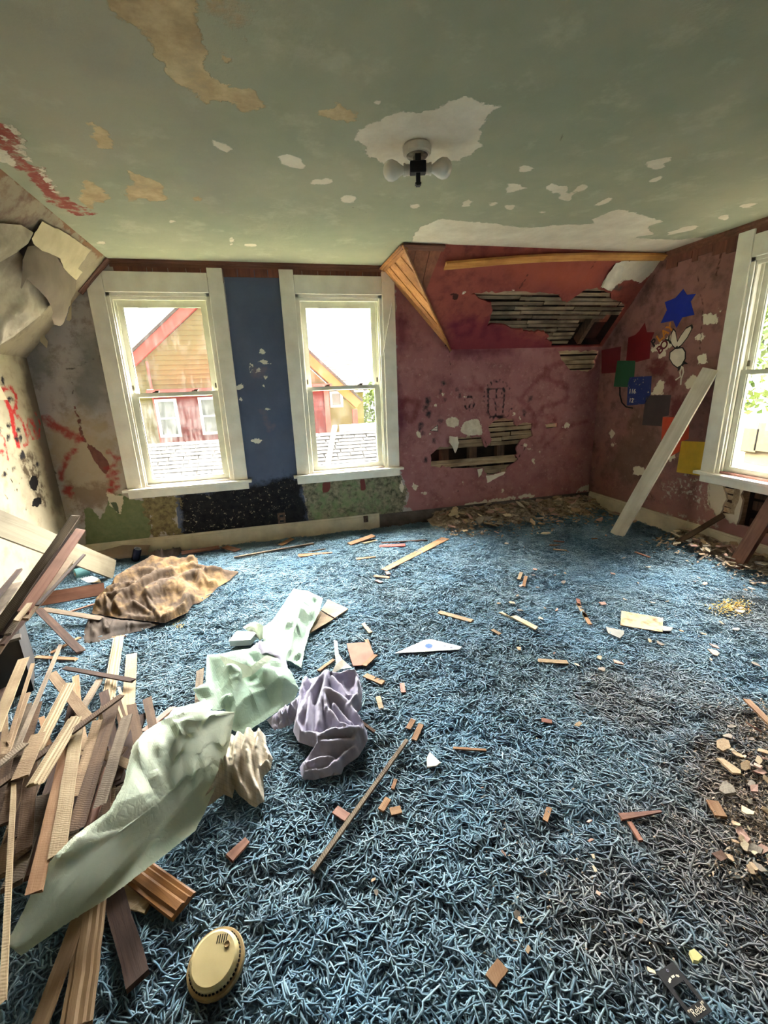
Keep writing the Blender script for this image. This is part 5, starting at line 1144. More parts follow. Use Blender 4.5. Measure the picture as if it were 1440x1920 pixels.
# --- single boards and rods on the carpet
fl((440,1045,.035),(587,1019,.04),.022,W_GRY,'long grey rod on the carpet below the left window', 'thin_rod', 'rod', th=.012)
fl((578,1035,.03),(610,1029,.03),.01,W_GRY,'short dark sliver right of the long grey rod', 'sliver', 'stick')
fl((558,1042,.03),(622,1036,.03),.07,W_OR,'broken orange panel piece with a jagged end on the carpet', 'panel_piece', 'panel piece', th=.005, taper=.35)
fl((668,1048,.03),(705,1044,.03),.04,W_OR,'small yellow panel piece right of the broken orange one', 'panel_piece', 'panel piece', th=.005, taper=.5)
fl((720,1069,.03),(836,1009,.03),.055,W_OR,'long tapering orange panel strip pointing to the back wall', 'panel_strip', 'panel piece', th=.005, taper=1.5, jag=.3)
fl((702,1080,.03),(730,1083,.03),.03,W_OR,'little orange chip at the near end of the tapering strip', 'wood_chip', 'wood chip', th=.005)
fl((725,1072,.028),(729,1077,.028),.03,W_RED,'tiny red chip touching the tapering strip', 'wood_chip', 'wood chip', th=.005)
fl((715,1018,.03),(800,1013,.03),.016,W_DRK,'dark thin rod lying near the back wall', 'thin_rod', 'rod', th=.012)
fl((712,1024,.03),(760,1022,.03),.05,simple('red_painted_wood', (188, 76, 66), (168, 62, 56), 9, .7),'red painted strip beside the dark thin rod', 'red_strip', 'strip', th=.006)
fl((655,1020,.03),(700,1004,.06),.07,W_OR,'bent orange plywood scrap against the back baseboard', 'plywood_scrap', 'board', th=.006)
fl((680,1018,.03),(705,1012,.03),.05,W_PALE,'pale plywood scrap beside the bent orange one', 'plywood_scrap', 'board', th=.006)
fl((525,1022,.03),(548,1010,.05),.06,W_OR,'orange scrap propped over the grey rod by the baseboard', 'plywood_scrap', 'board', th=.005)
fl((420,1025,.03),(446,1032,.03),.07,W_RED,'reddish scrap on the carpet end of the boards below the left window', 'plywood_scrap', 'board', th=.005)
fl((340,1037,.05),(412,1026,.05),.07,W_RED,'red brown board pieces lying along the back baseboard', 'plywood_scrap', 'board', th=.012)
fl((824,1148,.03),(886,1165,.03),.035,W_PALE,'pale lath offcut in the middle of the carpet', 'lath_offcut', 'lath')
fl((1010,1239,.03),(1064,1242,.03),.028,W_PALE,'pale lath offcut below the card on the right', 'lath_offcut', 'lath')
fl((850,1403,.03),(911,1407,.03),.010,W_OR,'thin orange splinter right of the white chip', 'splinter', 'splinter')
fl((776,1388,.03),(790,1358,.03),.022,W_OR,'orange chip at the top end of the long dark rod', 'wood_chip', 'wood chip')
fl((684,1266,.03),(719,1281,.03),.030,W_OR,'tan wood chip right of the torn white paper', 'wood_chip', 'wood chip')
fl((597,1258,.03),(626,1237,.03),.018,W_OR,'tan wood stick left of the torn white paper', 'wood_chip', 'wood chip')
fl((682,1249,.04),(704,1228,.04),.026,W_OR,'small wood piece lying on the pinkish panel fragment', 'wood_chip', 'wood chip')
fl((664,1344,.03),(702,1372,.03),.012,W_BRN,'brown splinter right of the lavender cloth', 'splinter', 'splinter')
fl((586,1634,.035),(763,1388,.04),.014,W_GRY,'long thin dark metal edging rod on the near carpet', 'edging_rod', 'rod', th=.010, jag=.1)
fl((1163,1532,.03),(1240,1522,.03),.022,W_RED,'long reddish splinter on the dirty carpet at right', 'splinter', 'splinter', taper=.3)
fl((1180,1542,.03),(1202,1577,.03),.014,W_RED,'thin reddish splinter below the long one', 'splinter', 'splinter')
fl((1335,1502,.03),(1352,1532,.03),.035,W_OR,'brown wood chip near the plaster heap on the right edge', 'wood_chip', 'wood chip')
fl((1400,1312,.05),(1450,1362,.05),.025,W_OR,'tan stick at the right photo edge', 'wood_stick', 'stick')
fl((1022,1540,.03),(1030,1515,.03),.016,W_OR,'small orange chip on the dark carpet left of the long splinter', 'wood_chip', 'wood chip')
fl((920,1840,.03),(943,1808,.03),.030,W_OR,'orange wood diamond on the near carpet', 'wood_chip', 'wood chip')
fl((736,1480,.03),(742,1462,.03),.012,W_OR,'small orange chip right of the rod, upper one', 'wood_chip', 'wood chip')
fl((714,1520,.03),(728,1498,.03),.022,W_OR,'orange chip right of the rod, left of a pair', 'wood_chip', 'wood chip')
fl((732,1523,.03),(752,1518,.03),.026,W_OR,'round brown chip right of the rod, right of a pair', 'wood_chip', 'wood chip')
fl((628,1518,.03),(652,1534,.03),.030,W_RED,'reddish chip touching the long metal rod', 'wood_chip', 'wood chip')
fl((430,1610,.03),(464,1575,.03),.034,W_RED,'pinkish brown flake above the smoke detector', 'wood_flake', 'wood chip', taper=.7)
for k, (x, y, l, a) in enumerate([(1040,1022,20,0),(1048,1015,20,5),(1050,1031,26,5),(1115,1010,12,0),(1205,1040,30,20),(1091,1145,30,60),(1100,1160,26,60),(1085,1130,14,80),(975,1080,14,-70),(984,1090,20,-75),(710,1090,12,20),(688,1178,22,50),(690,1208,18,70),(755,1290,18,80),(712,1318,24,75),(770,1358,20,-60),(1025,1352,20,10),(930,1185,18,30)]):
    a = math.radians(a); dx, dy = l / 2 * math.cos(a), l / 2 * math.sin(a)
    fl((x - dx, y - dy, .03), (x + dx, y + dy, .03), .022, (W_OR, W_RED, W_PALE)[k % 3], 'small %s wood chip on the carpet %s' % (('orange', 'reddish', 'pale')[k % 3], 'near the back wall right of centre' if y < 1100 and x > 900 else 'below the tapering strip' if y < 1100 else 'left of the stained card' if x > 900 else 'above the pinkish panel fragment' if y < 1230 else 'right of the lavender cloth'), 'wood_chip', 'wood chip', 'small wood chips on the carpet', th=.005)
# ------------------------------------------------------------------ papers and cloths
def paper_mat(name, c1, c2):
    t = NT(name); f = t.ramp(t.noise(5, 4), .35, .65); c = t.mix(f, lin(c1), lin(c2))
    v = t.n('TexVoronoi', {'Vector': t.n('VectorMath', {0: t.coord(), 1: t.n('TexNoise', {'Vector': t.coord(), 'Scale': 8.0, 'Detail': 3.0}).outputs['Color']}, operation='ADD').outputs[0], 'Scale': 9.0}, feature='DISTANCE_TO_EDGE').outputs['Distance']
    t.bump(t.ramp(v, 0.0, .25), .002, .22); t.fin(c, .85)
    tl = t.n('BsdfTranslucent', {0: (*[k * .9 for k in lin(c1)], 1)}); mx = t.n('MixShader', {0: .18, 1: t.b.outputs[0], 2: tl.outputs[0]}); t.t.links.new(mx.outputs[0], t.out.inputs[0]); return t.m
mint = paper_mat('mint_paper', (188, 208, 188), (168, 194, 174)); mint_p = paper_mat('pale_mint_paper', (206, 210, 190), (184, 198, 176))
# long sheet draped over the lath pile down to the carpet
_c1 = creases([(425,1380,40,1775,.030,26), (300,1360,90,1640,.022,30), (372,1352,372,1450,-.03,30), (335,1345,375,1420,.03,24), (300,1440,420,1395,.03,26), (375,1400,300,1500,-.028,26), (250,1420,330,1545,-.015,24), (400,1340,380,1410,.03,20), (150,1570,330,1500,-.02,34)], 26, (255, 1335, 430, 1470), .016, 34, 5)
o = sheet('mint_paper_sheet', [(300,1352,.24),(345,1335,.26),(395,1332,.25),(440,1335,.22),(432,1385,.16),(415,1450,.08),(385,1520,.06),(366,1558,.06),(300,1610,.08),(205,1682,.10),(120,1735,.12),(40,1792,.13),(12,1770,.14),(40,1715,.19),(78,1636,.23),(105,1602,.25),(140,1568,.25),(205,1520,.25),(232,1470,.25),(248,1400,.25),(270,1372,.25)], lambda x, y, d: on_z(x, y, d), mint_p, step=3.5, smooth=False, seed=11, hf=_c1, jag=.4)
tag(o, 'long crumpled pale mint paper sheet draped over the lath pile', 'paper')
o = sheet('mint_paper_sheet', [(388,1228,.10),(412,1226,.14),(440,1220,.17),(480,1214,.16),(515,1228,.15),(545,1258,.13),(560,1290,.10),(552,1312,.08),(505,1345,.05),(455,1377,.04),(430,1366,.05),(422,1330,.06),(400,1332,.07),(372,1312,.06),(362,1292,.07),(385,1280,.09)], lambda x, y, d: on_z(x, y, d), mint, step=3.2, smooth=False, seed=12, bulge=.02, jag=.3, hf=creases([(425,1240,450,1370,.04,30),(545,1265,430,1350,.03,34),(400,1240,420,1320,-.03,20),(480,1260,520,1340,-.03,30)], 22, (365, 1220, 555, 1370), .018, 30, 6))
tag(o, 'crumpled mint paper in the middle of the paper trail', 'paper')
o = sheet('mint_paper_flap', [(410,1228,.17),(470,1250,.165),(500,1228,.18),(512,1232,.18),(478,1262,.15),(470,1268,.145),(438,1275,.13)], lambda x, y, d: on_z(x, y, d), mint_p, step=6, rnd=(12, .006), smooth=False, seed=18); tag(o, 'folded flap of mint paper on top of the middle sheet', 'paper')
o = sheet('mint_paper_sheet', [(550,1104,.10),(578,1108,.11),(606,1122,.10),(598,1150,.07),(582,1180,.06),(572,1215,.05),(565,1252,.04),(545,1240,.05),(520,1232,.06),(495,1205,.07),(488,1180,.06),(510,1165,.05),(530,1135,.06)], lambda x, y, d: on_z(x, y, d), mint, step=2.6, smooth=False, seed=13, bulge=.02, jag=.3, hf=creases([(580,1110,540,1240,.03,16),(545,1150,590,1165,.03,16)], 24, (490, 1105, 600, 1250), .022, 18, 7))
tag(o, 'crumpled mint paper at the far end of the paper trail', 'paper')
o = sheet('mint_paper_scrap', [(306,1340,.06),(325,1328,.08),(352,1322,.09),(385,1312,.08),(400,1325,.09),(380,1345,.16),(345,1350,.18),(312,1352,.12)], lambda x, y, d: on_z(x, y, d), mint, step=3, smooth=False, seed=14, hf=creases([], 16, (306, 1312, 400, 1352), .016, 16, 8)); tag(o, 'small mint paper scrap bunched behind the long sheet', 'paper')
# fan of pages and white booklet
root = empty('paper_fan', on_z(478, 1200, .03), 'fanned stack of pale green paper sheets beside the paper trail', 'paper stack')
for k in range(14):
    t = k / 13; a = on_z(487, 1200, .05 + .02 * t); b = on_z(455 + 34 * t, 1176 - 8 * math.sin(t * 3), .07 + .06 * t); s = np.array((.03, .02, 0))
    MB().add([a, a + s * .5, b + s * .5, b], [(0, 1, 2, 3)]).build('page', mint_p, root)
root = empty('white_box', on_z(455, 1207, .03), 'small white flat carton beside the fanned paper', 'carton')
q = [on_z(*p, .035) for p in ((432, 1212), (470, 1210), (482, 1196), (446, 1194))]; n_ = np.array((0, 0, .03))
cart = simple('white_carton', (220, 222, 212), (204, 208, 198), 8, .7)
MB().add(q + [p + n_ for p in q], [(0, 1, 2, 3), (4, 5, 6, 7), (0, 1, 5, 4), (1, 2, 6, 5), (2, 3, 7, 6), (3, 0, 4, 7)]).build('carton_body', cart, root)
MB().add([p + n_ * 1.02 + (p - np.mean(q, 0)) * .06 for p in q] + [p + n_ * 1.2 + (p - np.mean(q, 0)) * .06 for p in q], [(0, 1, 2, 3), (4, 5, 6, 7), (0, 1, 5, 4), (1, 2, 6, 5), (2, 3, 7, 6), (3, 0, 4, 7)]).build('lid', cart, root)
def cloth_mat(name, c1, c2, sc=6, check=False, lo=.35, hi=.65):
    t = NT(name); c = t.mix(t.ramp(t.noise(sc, 5), lo, hi), lin(c1), lin(c2))
    if check:
        w = t.n('TexWave', {'Vector': t.coord(), 'Scale': 28.0, 'Distortion': 1.0}, bands_direction='DIAGONAL').outputs['Fac']; w2 = t.n('TexWave', {'Vector': t.coord(), 'Scale': 28.0, 'Distortion': 1.0}, bands_direction='X').outputs['Fac']
        c = t.mix(t.math('MULTIPLY', t.ramp(t.math('MAXIMUM', w, w2), .9, 1.0), .35), c, tuple(k * .5 for k in lin(c2)))
    t.bump(t.noise(42, 4), .0015, .4); t.fin(c, .9)
    try: t.b.inputs['Sheen Weight'].default_value = .05
    except KeyError: pass
    return t.m
lav = cloth_mat('lavender_cloth', (176, 170, 186), (150, 146, 164)); bei = cloth_mat('beige_check_cloth', (208, 196, 176), (186, 172, 152), 6, True)
FZ = lambda x, y, d: on_z(x, y, d)
def ridges(strokes, o, sc, amp=.05, w=6.0, seed=0.0, fine=.008):
    """rounded folds along drawn lines; valleys crease where two folds meet"""
    S_ = []
    for st in strokes:
        a, ww = amp, w
        if isinstance(st[0], (int, float)): a, ww, st = st[0] * amp, st[1] * w, st[2]
        S_.append((a, ww, [(o[0] + x / sc, o[1] + y / sc) for x, y in st]))
    def h(x, y):
        P = np.stack([x + 1.6 * fbm(x * .04, y * .04, seed, 1), y + 1.6 * fbm(x * .04 + 9, y * .04, seed, 1)], 1); r = np.zeros(len(x))
        for a, ww, q in S_:
            d = np.min([segdist(P, q[i], q[i + 1]) for i in range(len(q) - 1)], axis=0); r = np.maximum(r, a * .55 * np.clip(1 - (d / ww) ** 2, 0, 1) + a * .6 * np.exp(-(d / ww / 1.5) ** 2))
        return r + fine * fbm(x * .11, y * .11, seed + 2, 3)
    return h
RL = ridges([(1.1, 1.3, [(620,560),(590,640),(575,780),(600,850),(680,860)]), [(740,500),(700,560),(640,640),(585,760)], [(735,510),(720,600),(700,700),(690,800)], (1.3, 1.2, [(740,510),(800,520),(890,512),(900,650),(840,705)]), [(760,560),(800,600),(830,660),(905,660)], (1.2, 1.2, [(722,640),(760,650),(830,690),(915,790),(925,820)]), [(722,650),(735,720),(790,800),(880,830)], (1.0, 1.2, [(585,830),(700,850),(820,830),(895,820)]), (.8, 1.2, [(605,915),(690,872),(740,885),(860,872),(885,825)]), (.6, 1.0, [(603,1015),(606,925)]), (.6, 1.2, [(610,1022),(740,998),(800,952),(865,892)]), (.5, .8, [(640,960),(760,940)]), (.9, .7, [(655,600),(640,700),(630,800)]), (.9, .7, [(770,700),(830,770),(860,800)])], (340, 1080), 2.667, .045, 7.5, 1.0, .004)
RB = ridges([[(300,790),(280,900),(272,1000),(325,1135)], (1.2, 1.1, [(340,800),(330,900),(350,1020),(398,1148)]), [(400,790),(380,900),(390,1000),(408,1120)], [(225,800),(212,880),(240,1000),(250,1095)], (1.2, 1.2, [(420,785),(448,880),(455,950),(405,1010)]), (.9, 1.2, [(205,940),(165,1050),(118,1138),(135,1160),(188,1112)]), (.8, .8, [(260,830),(248,930),(258,1010)])], (340, 1080), 2.667, .034, 7.0, 2.0, .003)
RN = ridges([(1.2, 1.2, [(255,560),(310,595),(500,588),(735,600)]), [(290,400),(325,480),(330,560),(400,585)], [(290,410),(400,400),(540,350),(620,320)], (1.5, 1.5, [(390,490),(450,420),(600,330),(720,260),(850,212)]), [(635,410),(690,520),(745,595)], (1.5, 2.6, [(660,400),(760,345),(900,330),(985,390),(985,470)]), (1.2, 1.8, [(990,485),(900,555),(785,600)]), (1.2, 1.5, [(440,210),(520,140),(620,105),(740,85),(840,112)]), (1.3, 1.2, [(720,190),(830,122),(960,84),(1045,112)]), [(740,220),(900,190),(1000,152),(1100,152)], (1.2, 1.2, [(370,290),(470,232),(560,212),(700,212)]), (1.2, 1.4, [(920,290),(1000,232),(1078,222),(1082,300)]), [(1090,240),(1150,308),(1205,298)], [(1130,190),(1200,172),(1250,172)], [(240,370),(330,350),(420,330)], [(165,480),(250,460),(290,400)], [(380,380),(470,320),(540,312),(540,360)], (.8, 1.0, [(420,520),(520,470),(600,500),(680,560)])], (130, 1030), 4.364, .038, 5.0, 3.0, .006)
o = sheet('lavender_cloth', [(562,1290,.05),(575,1275,.07),(605,1266,.08),(640,1272,.09),(672,1268,.09),(680,1300,.08),(678,1330,.07),(668,1342,.06),(688,1372,.05),(690,1390,.05),(672,1420,.035),(645,1440,.03),(640,1452,.03),(590,1464,.025),(566,1464,.025),(562,1440,.03),(590,1405,.05),(560,1395,.05),(550,1375,.05),(555,1340,.06),(560,1310,.06)], FZ, lav, step=2.2, bulge=.02, hf=RL, seed=21)
tag(o, 'rumpled lavender grey cloth lying on the carpet right of the mint paper', 'cloth')
o = sheet('lavender_cloth', [(500,1350,.03),(520,1335,.06),(552,1315,.08),(570,1290,.08),(580,1300,.08),(560,1340,.07),(545,1360,.05),(515,1370,.03)], FZ, lav, step=3, bulge=.03, hf=folds(.07, .04, 3.3, .2), seed=22); tag(o, 'lavender cloth end tucked under the middle mint paper', 'cloth')
o = sheet('lavender_cloth', [(458,1232,.08),(470,1216,.11),(490,1204,.12),(515,1200,.12),(530,1212,.11),(536,1235,.10),(540,1255,.10),(528,1250,.12),(512,1228,.16),(500,1224,.17),(480,1232,.14)], FZ, lav, step=3, bulge=.03, hf=folds(.07, .04, 6.3, 1.2), seed=23); tag(o, 'small lavender cloth bundle behind the folded mint flap', 'cloth')
o = sheet('beige_cloth', [(412,1400,.07),(428,1380,.08),(450,1380,.08),(488,1370,.07),(498,1382,.07),(500,1400,.07),(512,1425,.06),(508,1445,.05),(494,1460,.04),(496,1505,.03),(480,1515,.03),(466,1508,.03),(448,1492,.03),(440,1480,.03),(436,1498,.03),(420,1490,.03),(400,1508,.03),(382,1518,.03),(378,1508,.035),(395,1480,.06),(408,1450,.08)], FZ, bei, step=2.2, bulge=.015, hf=RB, seed=24)
tag(o, 'crumpled beige checked cloth under the mint papers', 'cloth')
brown = NT('burnt_brown_cloth'); f1 = brown.ramp(brown.noise(5, 5), .46, .66); f2 = brown.ramp(brown.noise(18, 5), .5, .68); c = brown.mix(f1, lin((72, 57, 43)), lin((132, 104, 68))); c = brown.mix(brown.math('MULTIPLY', f2, .7), c, lin((62, 42, 32))); brown.bump(brown.noise(28, 5), .004, .6); brown = brown.fin(c, .95)
o = sheet('brown_cloth', [(172,1150,.05),(180,1122,.07),(200,1105,.09),(222,1082,.10),(250,1062,.10),(285,1046,.09),(310,1050,.08),(340,1050,.08),(370,1046,.10),(372,1060,.10),(395,1062,.08),(420,1068,.05),(448,1072,.03),(430,1088,.03),(408,1102,.03),(392,1118,.03),(375,1130,.03),(362,1135,.03),(352,1150,.04),(310,1170,.04),(270,1166,.05),(230,1160,.05),(200,1156,.05)], FZ, brown, step=1.8, bulge=.015, hf=RN, seed=25)
tag(o, 'heap of scorched brown cloth in the left corner of the carpet', 'cloth')
dbr = cloth_mat('dark_brown_cloth', (72, 58, 47), (50, 40, 33), 5)
o = sheet('dark_brown_cloth', [(156,1206,.025),(158,1180,.03),(165,1160,.05),(180,1152,.05),(220,1162,.05),(280,1166,.05),(300,1170,.04),(265,1182,.03),(230,1190,.03),(190,1203,.025)], FZ, dbr, step=3, bulge=.03, hf=folds(.03, .03, 8.8, .2), seed=26); tag(o, 'dark brown cloth edge lying flat in front of the scorched heap', 'cloth')
o = sheet('dark_rag', [(278,1042,.05),(285,1034,.08),(310,1030,.08),(338,1026,.07),(342,1034,.05),(330,1044,.04),(300,1050,.05)], FZ, dbr, step=2.5, bulge=.05, hf=folds(.09, .05, 9.8, .2), seed=27); tag(o, 'small dark rag bundle behind the brown cloth by the baseboard', 'cloth')
o = sheet('brown_paper', [(180,1035,.02),(230,1022,.0),(282,1022,.0),(275,1040,.10),(245,1046,.14),(222,1048,.14)], lambda x, y, d: on_y(x, y, D - .05 - d), paper_back, step=4, bulge=.01, seed=28); tag(o, 'brown paper sheet propped on the back baseboard beside the can', 'paper')
o = sheet('white_paper', [(150,1085,.03),(172,1080,.04),(185,1084,.03),(190,1092,.03),(165,1092,.03)], FZ, whitep, step=3, rnd=(10, .004), smooth=False); tag(o, 'white paper scrap under the leaning cream board', 'paper')
# can and teal roll
c = on_z(254, 1052, .03); can = empty('drink_can', c, 'dark drink can standing behind the brown cloth', 'can')
canm = simple('dark_can_paint', (34, 34, 56), (24, 24, 36), 8, .25, metal=.3); alu = simple('aluminium', (190, 190, 190), (160, 160, 160), 20, .3, metal=.9)
ax_ = np.array((.35, -.1, .93))
MB().lathe([(.022, 0), (.030, .006), (.032, .012), (.032, .098), (.029, .108), (.026, .112)], c + np.array((0, 0, .005)), ax_, 20).build('can_body', canm, can, smooth=True)
MB().lathe([(.026, .112), (.0265, .116), (.023, .115), (.022, .110), (.001, .110)], c + np.array((0, 0, .005)), ax_, 20).build('can_lid', alu, can)
a, b = on_z(141, 1077, .05), on_z(166, 1070, .05); roll = empty('teal_roll', (a + b) / 2 - np.array((0, 0, .04)), 'teal paper roll lying under the leaning cream board', 'roll')
ln = np.linalg.norm(b - a); MB().lathe([(.012, 0), (.04, 0), (.041, .004), (.041, ln - .004), (.04, ln), (.012, ln)], a, b - a, 18).build('roll_paper', simple('teal_paper', (120, 168, 170), (96, 146, 150), 6, .8), roll)
MB().lathe([(.006, -.003), (.014, -.003), (.014, .0), (.006, .001)], a, b - a, 14).build('roll_core', simple('cardboard_core', (170, 140, 110), (140, 112, 86), 8, .9), roll)

# ------------------------------------------------------------------ smoke detector
dc = on_z(404, 1803, .045); dn_ = np.array((-.10, -.16, 1.0)); dn_ /= np.linalg.norm(dn_)
det = empty('smoke_detector', dc - np.array((0, 0, .03)), 'yellowed round smoke detector lying on the near carpet', 'smoke detector')
ivory = simple('yellowed_plastic', (218, 198, 146), (202, 182, 130), 9, .45, spec=.4); ivory2 = simple('brown_plastic_base', (176, 150, 106), (150, 124, 84), 8, .5); slotm = simple('slot_dark', (40, 30, 22), (28, 22, 16), 20, .8)
ex = np.cross((0, 1, 0), dn_); ex /= np.linalg.norm(ex); ey = np.cross(dn_, ex)
DP = Plane(dc, ex, ey, dn_)
MB().lathe([(.001, -.018), (.062, -.018), (.067, -.014), (.068, -.004), (.066, 0.0), (.05, .001), (.001, .001)], dc, dn_, 48).build('mounting_base', ivory2, det, smooth=False)
cov = MB().lathe([(.058, .001), (.057, .012), (.0545, .016), (.050, .0185), (.001, .0195)], dc, dn_, 48).build('cover', ivory, det)
for k in range(44):
    w = 2 * math.pi * k / 44; 
    if .9 < w < 2.6: continue
    u, v = math.cos(w) * .0592, math.sin(w) * .0592; cu_, su_ = math.cos(w), math.sin(w)
    MB().prism([(u - cu_ * .002 - su_ * .0022, v - su_ * .002 + cu_ * .0022), (u + cu_ * .001 - su_ * .0022, v + su_ * .001 + cu_ * .0022), (u + cu_ * .001 + su_ * .0022, v + su_ * .001 - cu_ * .0022), (u - cu_ * .002 + su_ * .0022, v - su_ * .002 - cu_ * .0022)], DP.P, .0015, .006).build('vent_slot', slotm, cov)
for k in range(5):
    u = .006 + k * .0055; MB().prism([(u - .0012, .026 - .001 * k), (u + .0012, .026 - .001 * k), (u + .0045, .042 - .0016 * abs(k - 1)), (u + .0022, .042 - .0016 * abs(k - 1))], DP.P, .0185, .0200).build('grille_slit', slotm, cov)
MB().lathe([(.0075, .0165), (.0075, .0202), (.006, .0208), (.005, .0195), (.001, .0192)], DP.P(.031, .017), dn_, 16).build('test_button', ivory2, cov)

# ------------------------------------------------------------------ paper and panel pieces on the carpet
def flat(name, pts, z, mat, label, cat, th=.003, tilt=0.0, parent=None, group=None):
    z0 = z; q = [on_z(x, y, z0 + tilt * i) for i, (x, y) in enumerate(pts)]; n = np.array((0, 0, th)); k = len(q)
    o = MB().add(q + [p + n for p in q], [tuple(range(k)), tuple(range(k, 2 * k))] + [(i, (i + 1) % k, k + (i + 1) % k, k + i) for i in range(k)]).build(name, mat, parent)
    return tag(o, label, cat, group) if label else o
wedge = flat('wood_wedge', [(615, 1125), (653, 1143), (628, 1160), (602, 1145)], .032, W_PALE, 'pale triangular panel wedge at the tip of the far mint paper', 'panel piece', .006)
flat('lower_half', [(601, 1147), (626, 1162), (582, 1188), (578, 1178)], .032, W_TAN, None, None, .006, parent=wedge)
tri = flat('printed_triangle', [(741, 1225), (770, 1212), (795, 1201), (808, 1199), (845, 1208), (866, 1213), (861, 1218), (800, 1222)], .034, cart, 'white triangular paper with a blue print on the carpet', 'paper', .002)
bluep = simple('blue_print', (70, 100, 170), (60, 86, 150), 10, .8); greyp = simple('grey_print', (150, 150, 160), (130, 130, 140), 10, .8)
for (x, y, rx, ry, m_) in ((804, 1211, 7, 4, bluep), (804, 1211, 10, 6, greyp), (785, 1215, 3, 2, greyp), (822, 1213, 3, 2, greyp), (834, 1211, 3, 2, greyp), (774, 1219, 3, 1.5, greyp), (795, 1207, 2, 1, greyp), (846, 1214, 3, 1.5, greyp)):
    q = [on_z(x + rx * math.cos(w), y + ry * math.sin(w), .0364 + (.0003 if m_ is bluep else 0)) for w in np.linspace(0, 6.28, 9)[:-1]]
    MB().add(q + [p + np.array((0, 0, .0004)) for p in q], [tuple(range(8)), tuple(range(8, 16))] + [(i, (i + 1) % 8, 8 + (i + 1) % 8, 8 + i) for i in range(8)]).build('print_mark', m_, tri)
flat('panel_fragment', [(650, 1208), (672, 1206), (690, 1206), (697, 1218), (703, 1232), (690, 1248), (662, 1250), (656, 1232)], .034, simple('pink_brown_panel', (170, 108, 88), (148, 90, 74), 9, .8), 'pinkish brown panel fragment in the middle of the carpet', 'panel piece', .005)
o = sheet('torn_paper', [(626,1200,.05),(632,1202,.06),(635,1225,.06),(642,1236,.05),(652,1245,.04),(660,1252,.035),(640,1254,.035),(625,1262,.035),(618,1268,.035),(630,1245,.05),(628,1225,.06)], FZ, whitep, step=3, rnd=(10, .004), smooth=False); tag(o, 'torn white paper strip above the lavender cloth', 'paper')
flat('white_chip', [(800, 1424), (806, 1412), (826, 1432), (818, 1438), (801, 1440)], .032, whitep, 'white angular plaster piece right of the long rod', 'plaster piece', .006)
card = flat('stained_card', [(1165, 1146), (1243, 1160), (1242, 1186), (1163, 1173)], .034, simple('stained_cream_card', (186, 164, 126), (120, 94, 66), 18, .85, lo=.48, hi=.7), 'stained cream card on the carpet at right', 'card', .004)
flat('slate_piece', [(1136, 1176), (1170, 1184), (1170, 1190), (1162, 1198), (1140, 1188)], .032, simple('grey_slate', (150, 148, 140), (130, 128, 120), 8, .8), 'grey flat shard left below the stained card', 'shard', .005)
flat('slate_piece', [(1240, 1174), (1262, 1178), (1258, 1184), (1243, 1184)], .030, bpy.data.materials['grey_slate'], 'grey shard tucked behind the stained card', 'shard', .005)
flat('panel_splinter', [(935, 1150), (942, 1149), (955, 1158), (968, 1156), (1008, 1177), (1003, 1182), (965, 1162)], .032, simple('pale_plaster', (214, 196, 160), (190, 170, 134), 8, .9), 'long pale plaster splinter left of the stained card', 'plaster piece', .008)
flat('yellow_chunk', [(1291, 1789), (1300, 1785), (1316, 1800), (1308, 1808), (1299, 1806)], .035, simple('yellow_green_chunk', (214, 206, 140), (196, 180, 120), 20, .8), 'yellowish chunk above the black tag', 'plaster piece', .012)
# black tag with a cut-out window
T0, T1, T2, T3 = [on_z(*p, .036) for p in ((1230, 1824), (1262, 1804), (1329, 1902), (1286, 1926))]
e1, e2 = (T1 - T0), (T3 - T0); tg = empty('black_tag', (T0 + T2) / 2 - np.array((0, 0, .006)), 'black product tag with a cut out window in the lower right corner', 'tag')
lw, lh = np.linalg.norm(e1), np.linalg.norm(e2); e1 /= lw; e2 = e2 - e1 * (e2 @ e1); e2 /= np.linalg.norm(e2)
TP = Plane(T0, e1, -e2, np.cross(e1, -e2) if np.cross(e1, -e2)[2] > 0 else -np.cross(e1, -e2))
tagm = simple('black_card', (30, 28, 30), (22, 20, 22), 14, .6)
R4 = lambda u0, u1, v0, v1, d0=0.0, d1=.0012: MB().prism([(u0, -v0), (u1, -v0), (u1, -v1), (u0, -v1)], TP.P, d0, d1)
R4(0, lw, 0, lh * .36).build('tag_top', tagm, tg); R4(0, lw, lh * .76, lh).build('tag_bottom', tagm, tg)
R4(0, lw * .17, lh * .36, lh * .76).build('tag_side', tagm, tg); R4(lw * .83, lw, lh * .36, lh * .76).build('tag_side', tagm, tg)
cu = letter('"Rebel"', TP, None, (lw * .5, -lh * .87), lw * .34, 0, whitep, tg, .0016, 'printed_word', .85, 0.0)
for k in range(9):
    w = -1.0 + k * .25; u = lw * .5 + math.sin(w) * lw * .3; v = lh * (.30 - .09 * math.cos(w) * 1.0)
    if k in (3, 6): continue
    R4(u - .002, u + .002, v - .002, v + .002, .0012, .0016).build('print_mark', whitep, tg)
MB().lathe([(.003, .0012), (.003, .002), (.002, .002), (.002, .0012)], TP.P(lw * .5, -lh * .08), TP.n, 12).build('eyelet', greyp, tg)

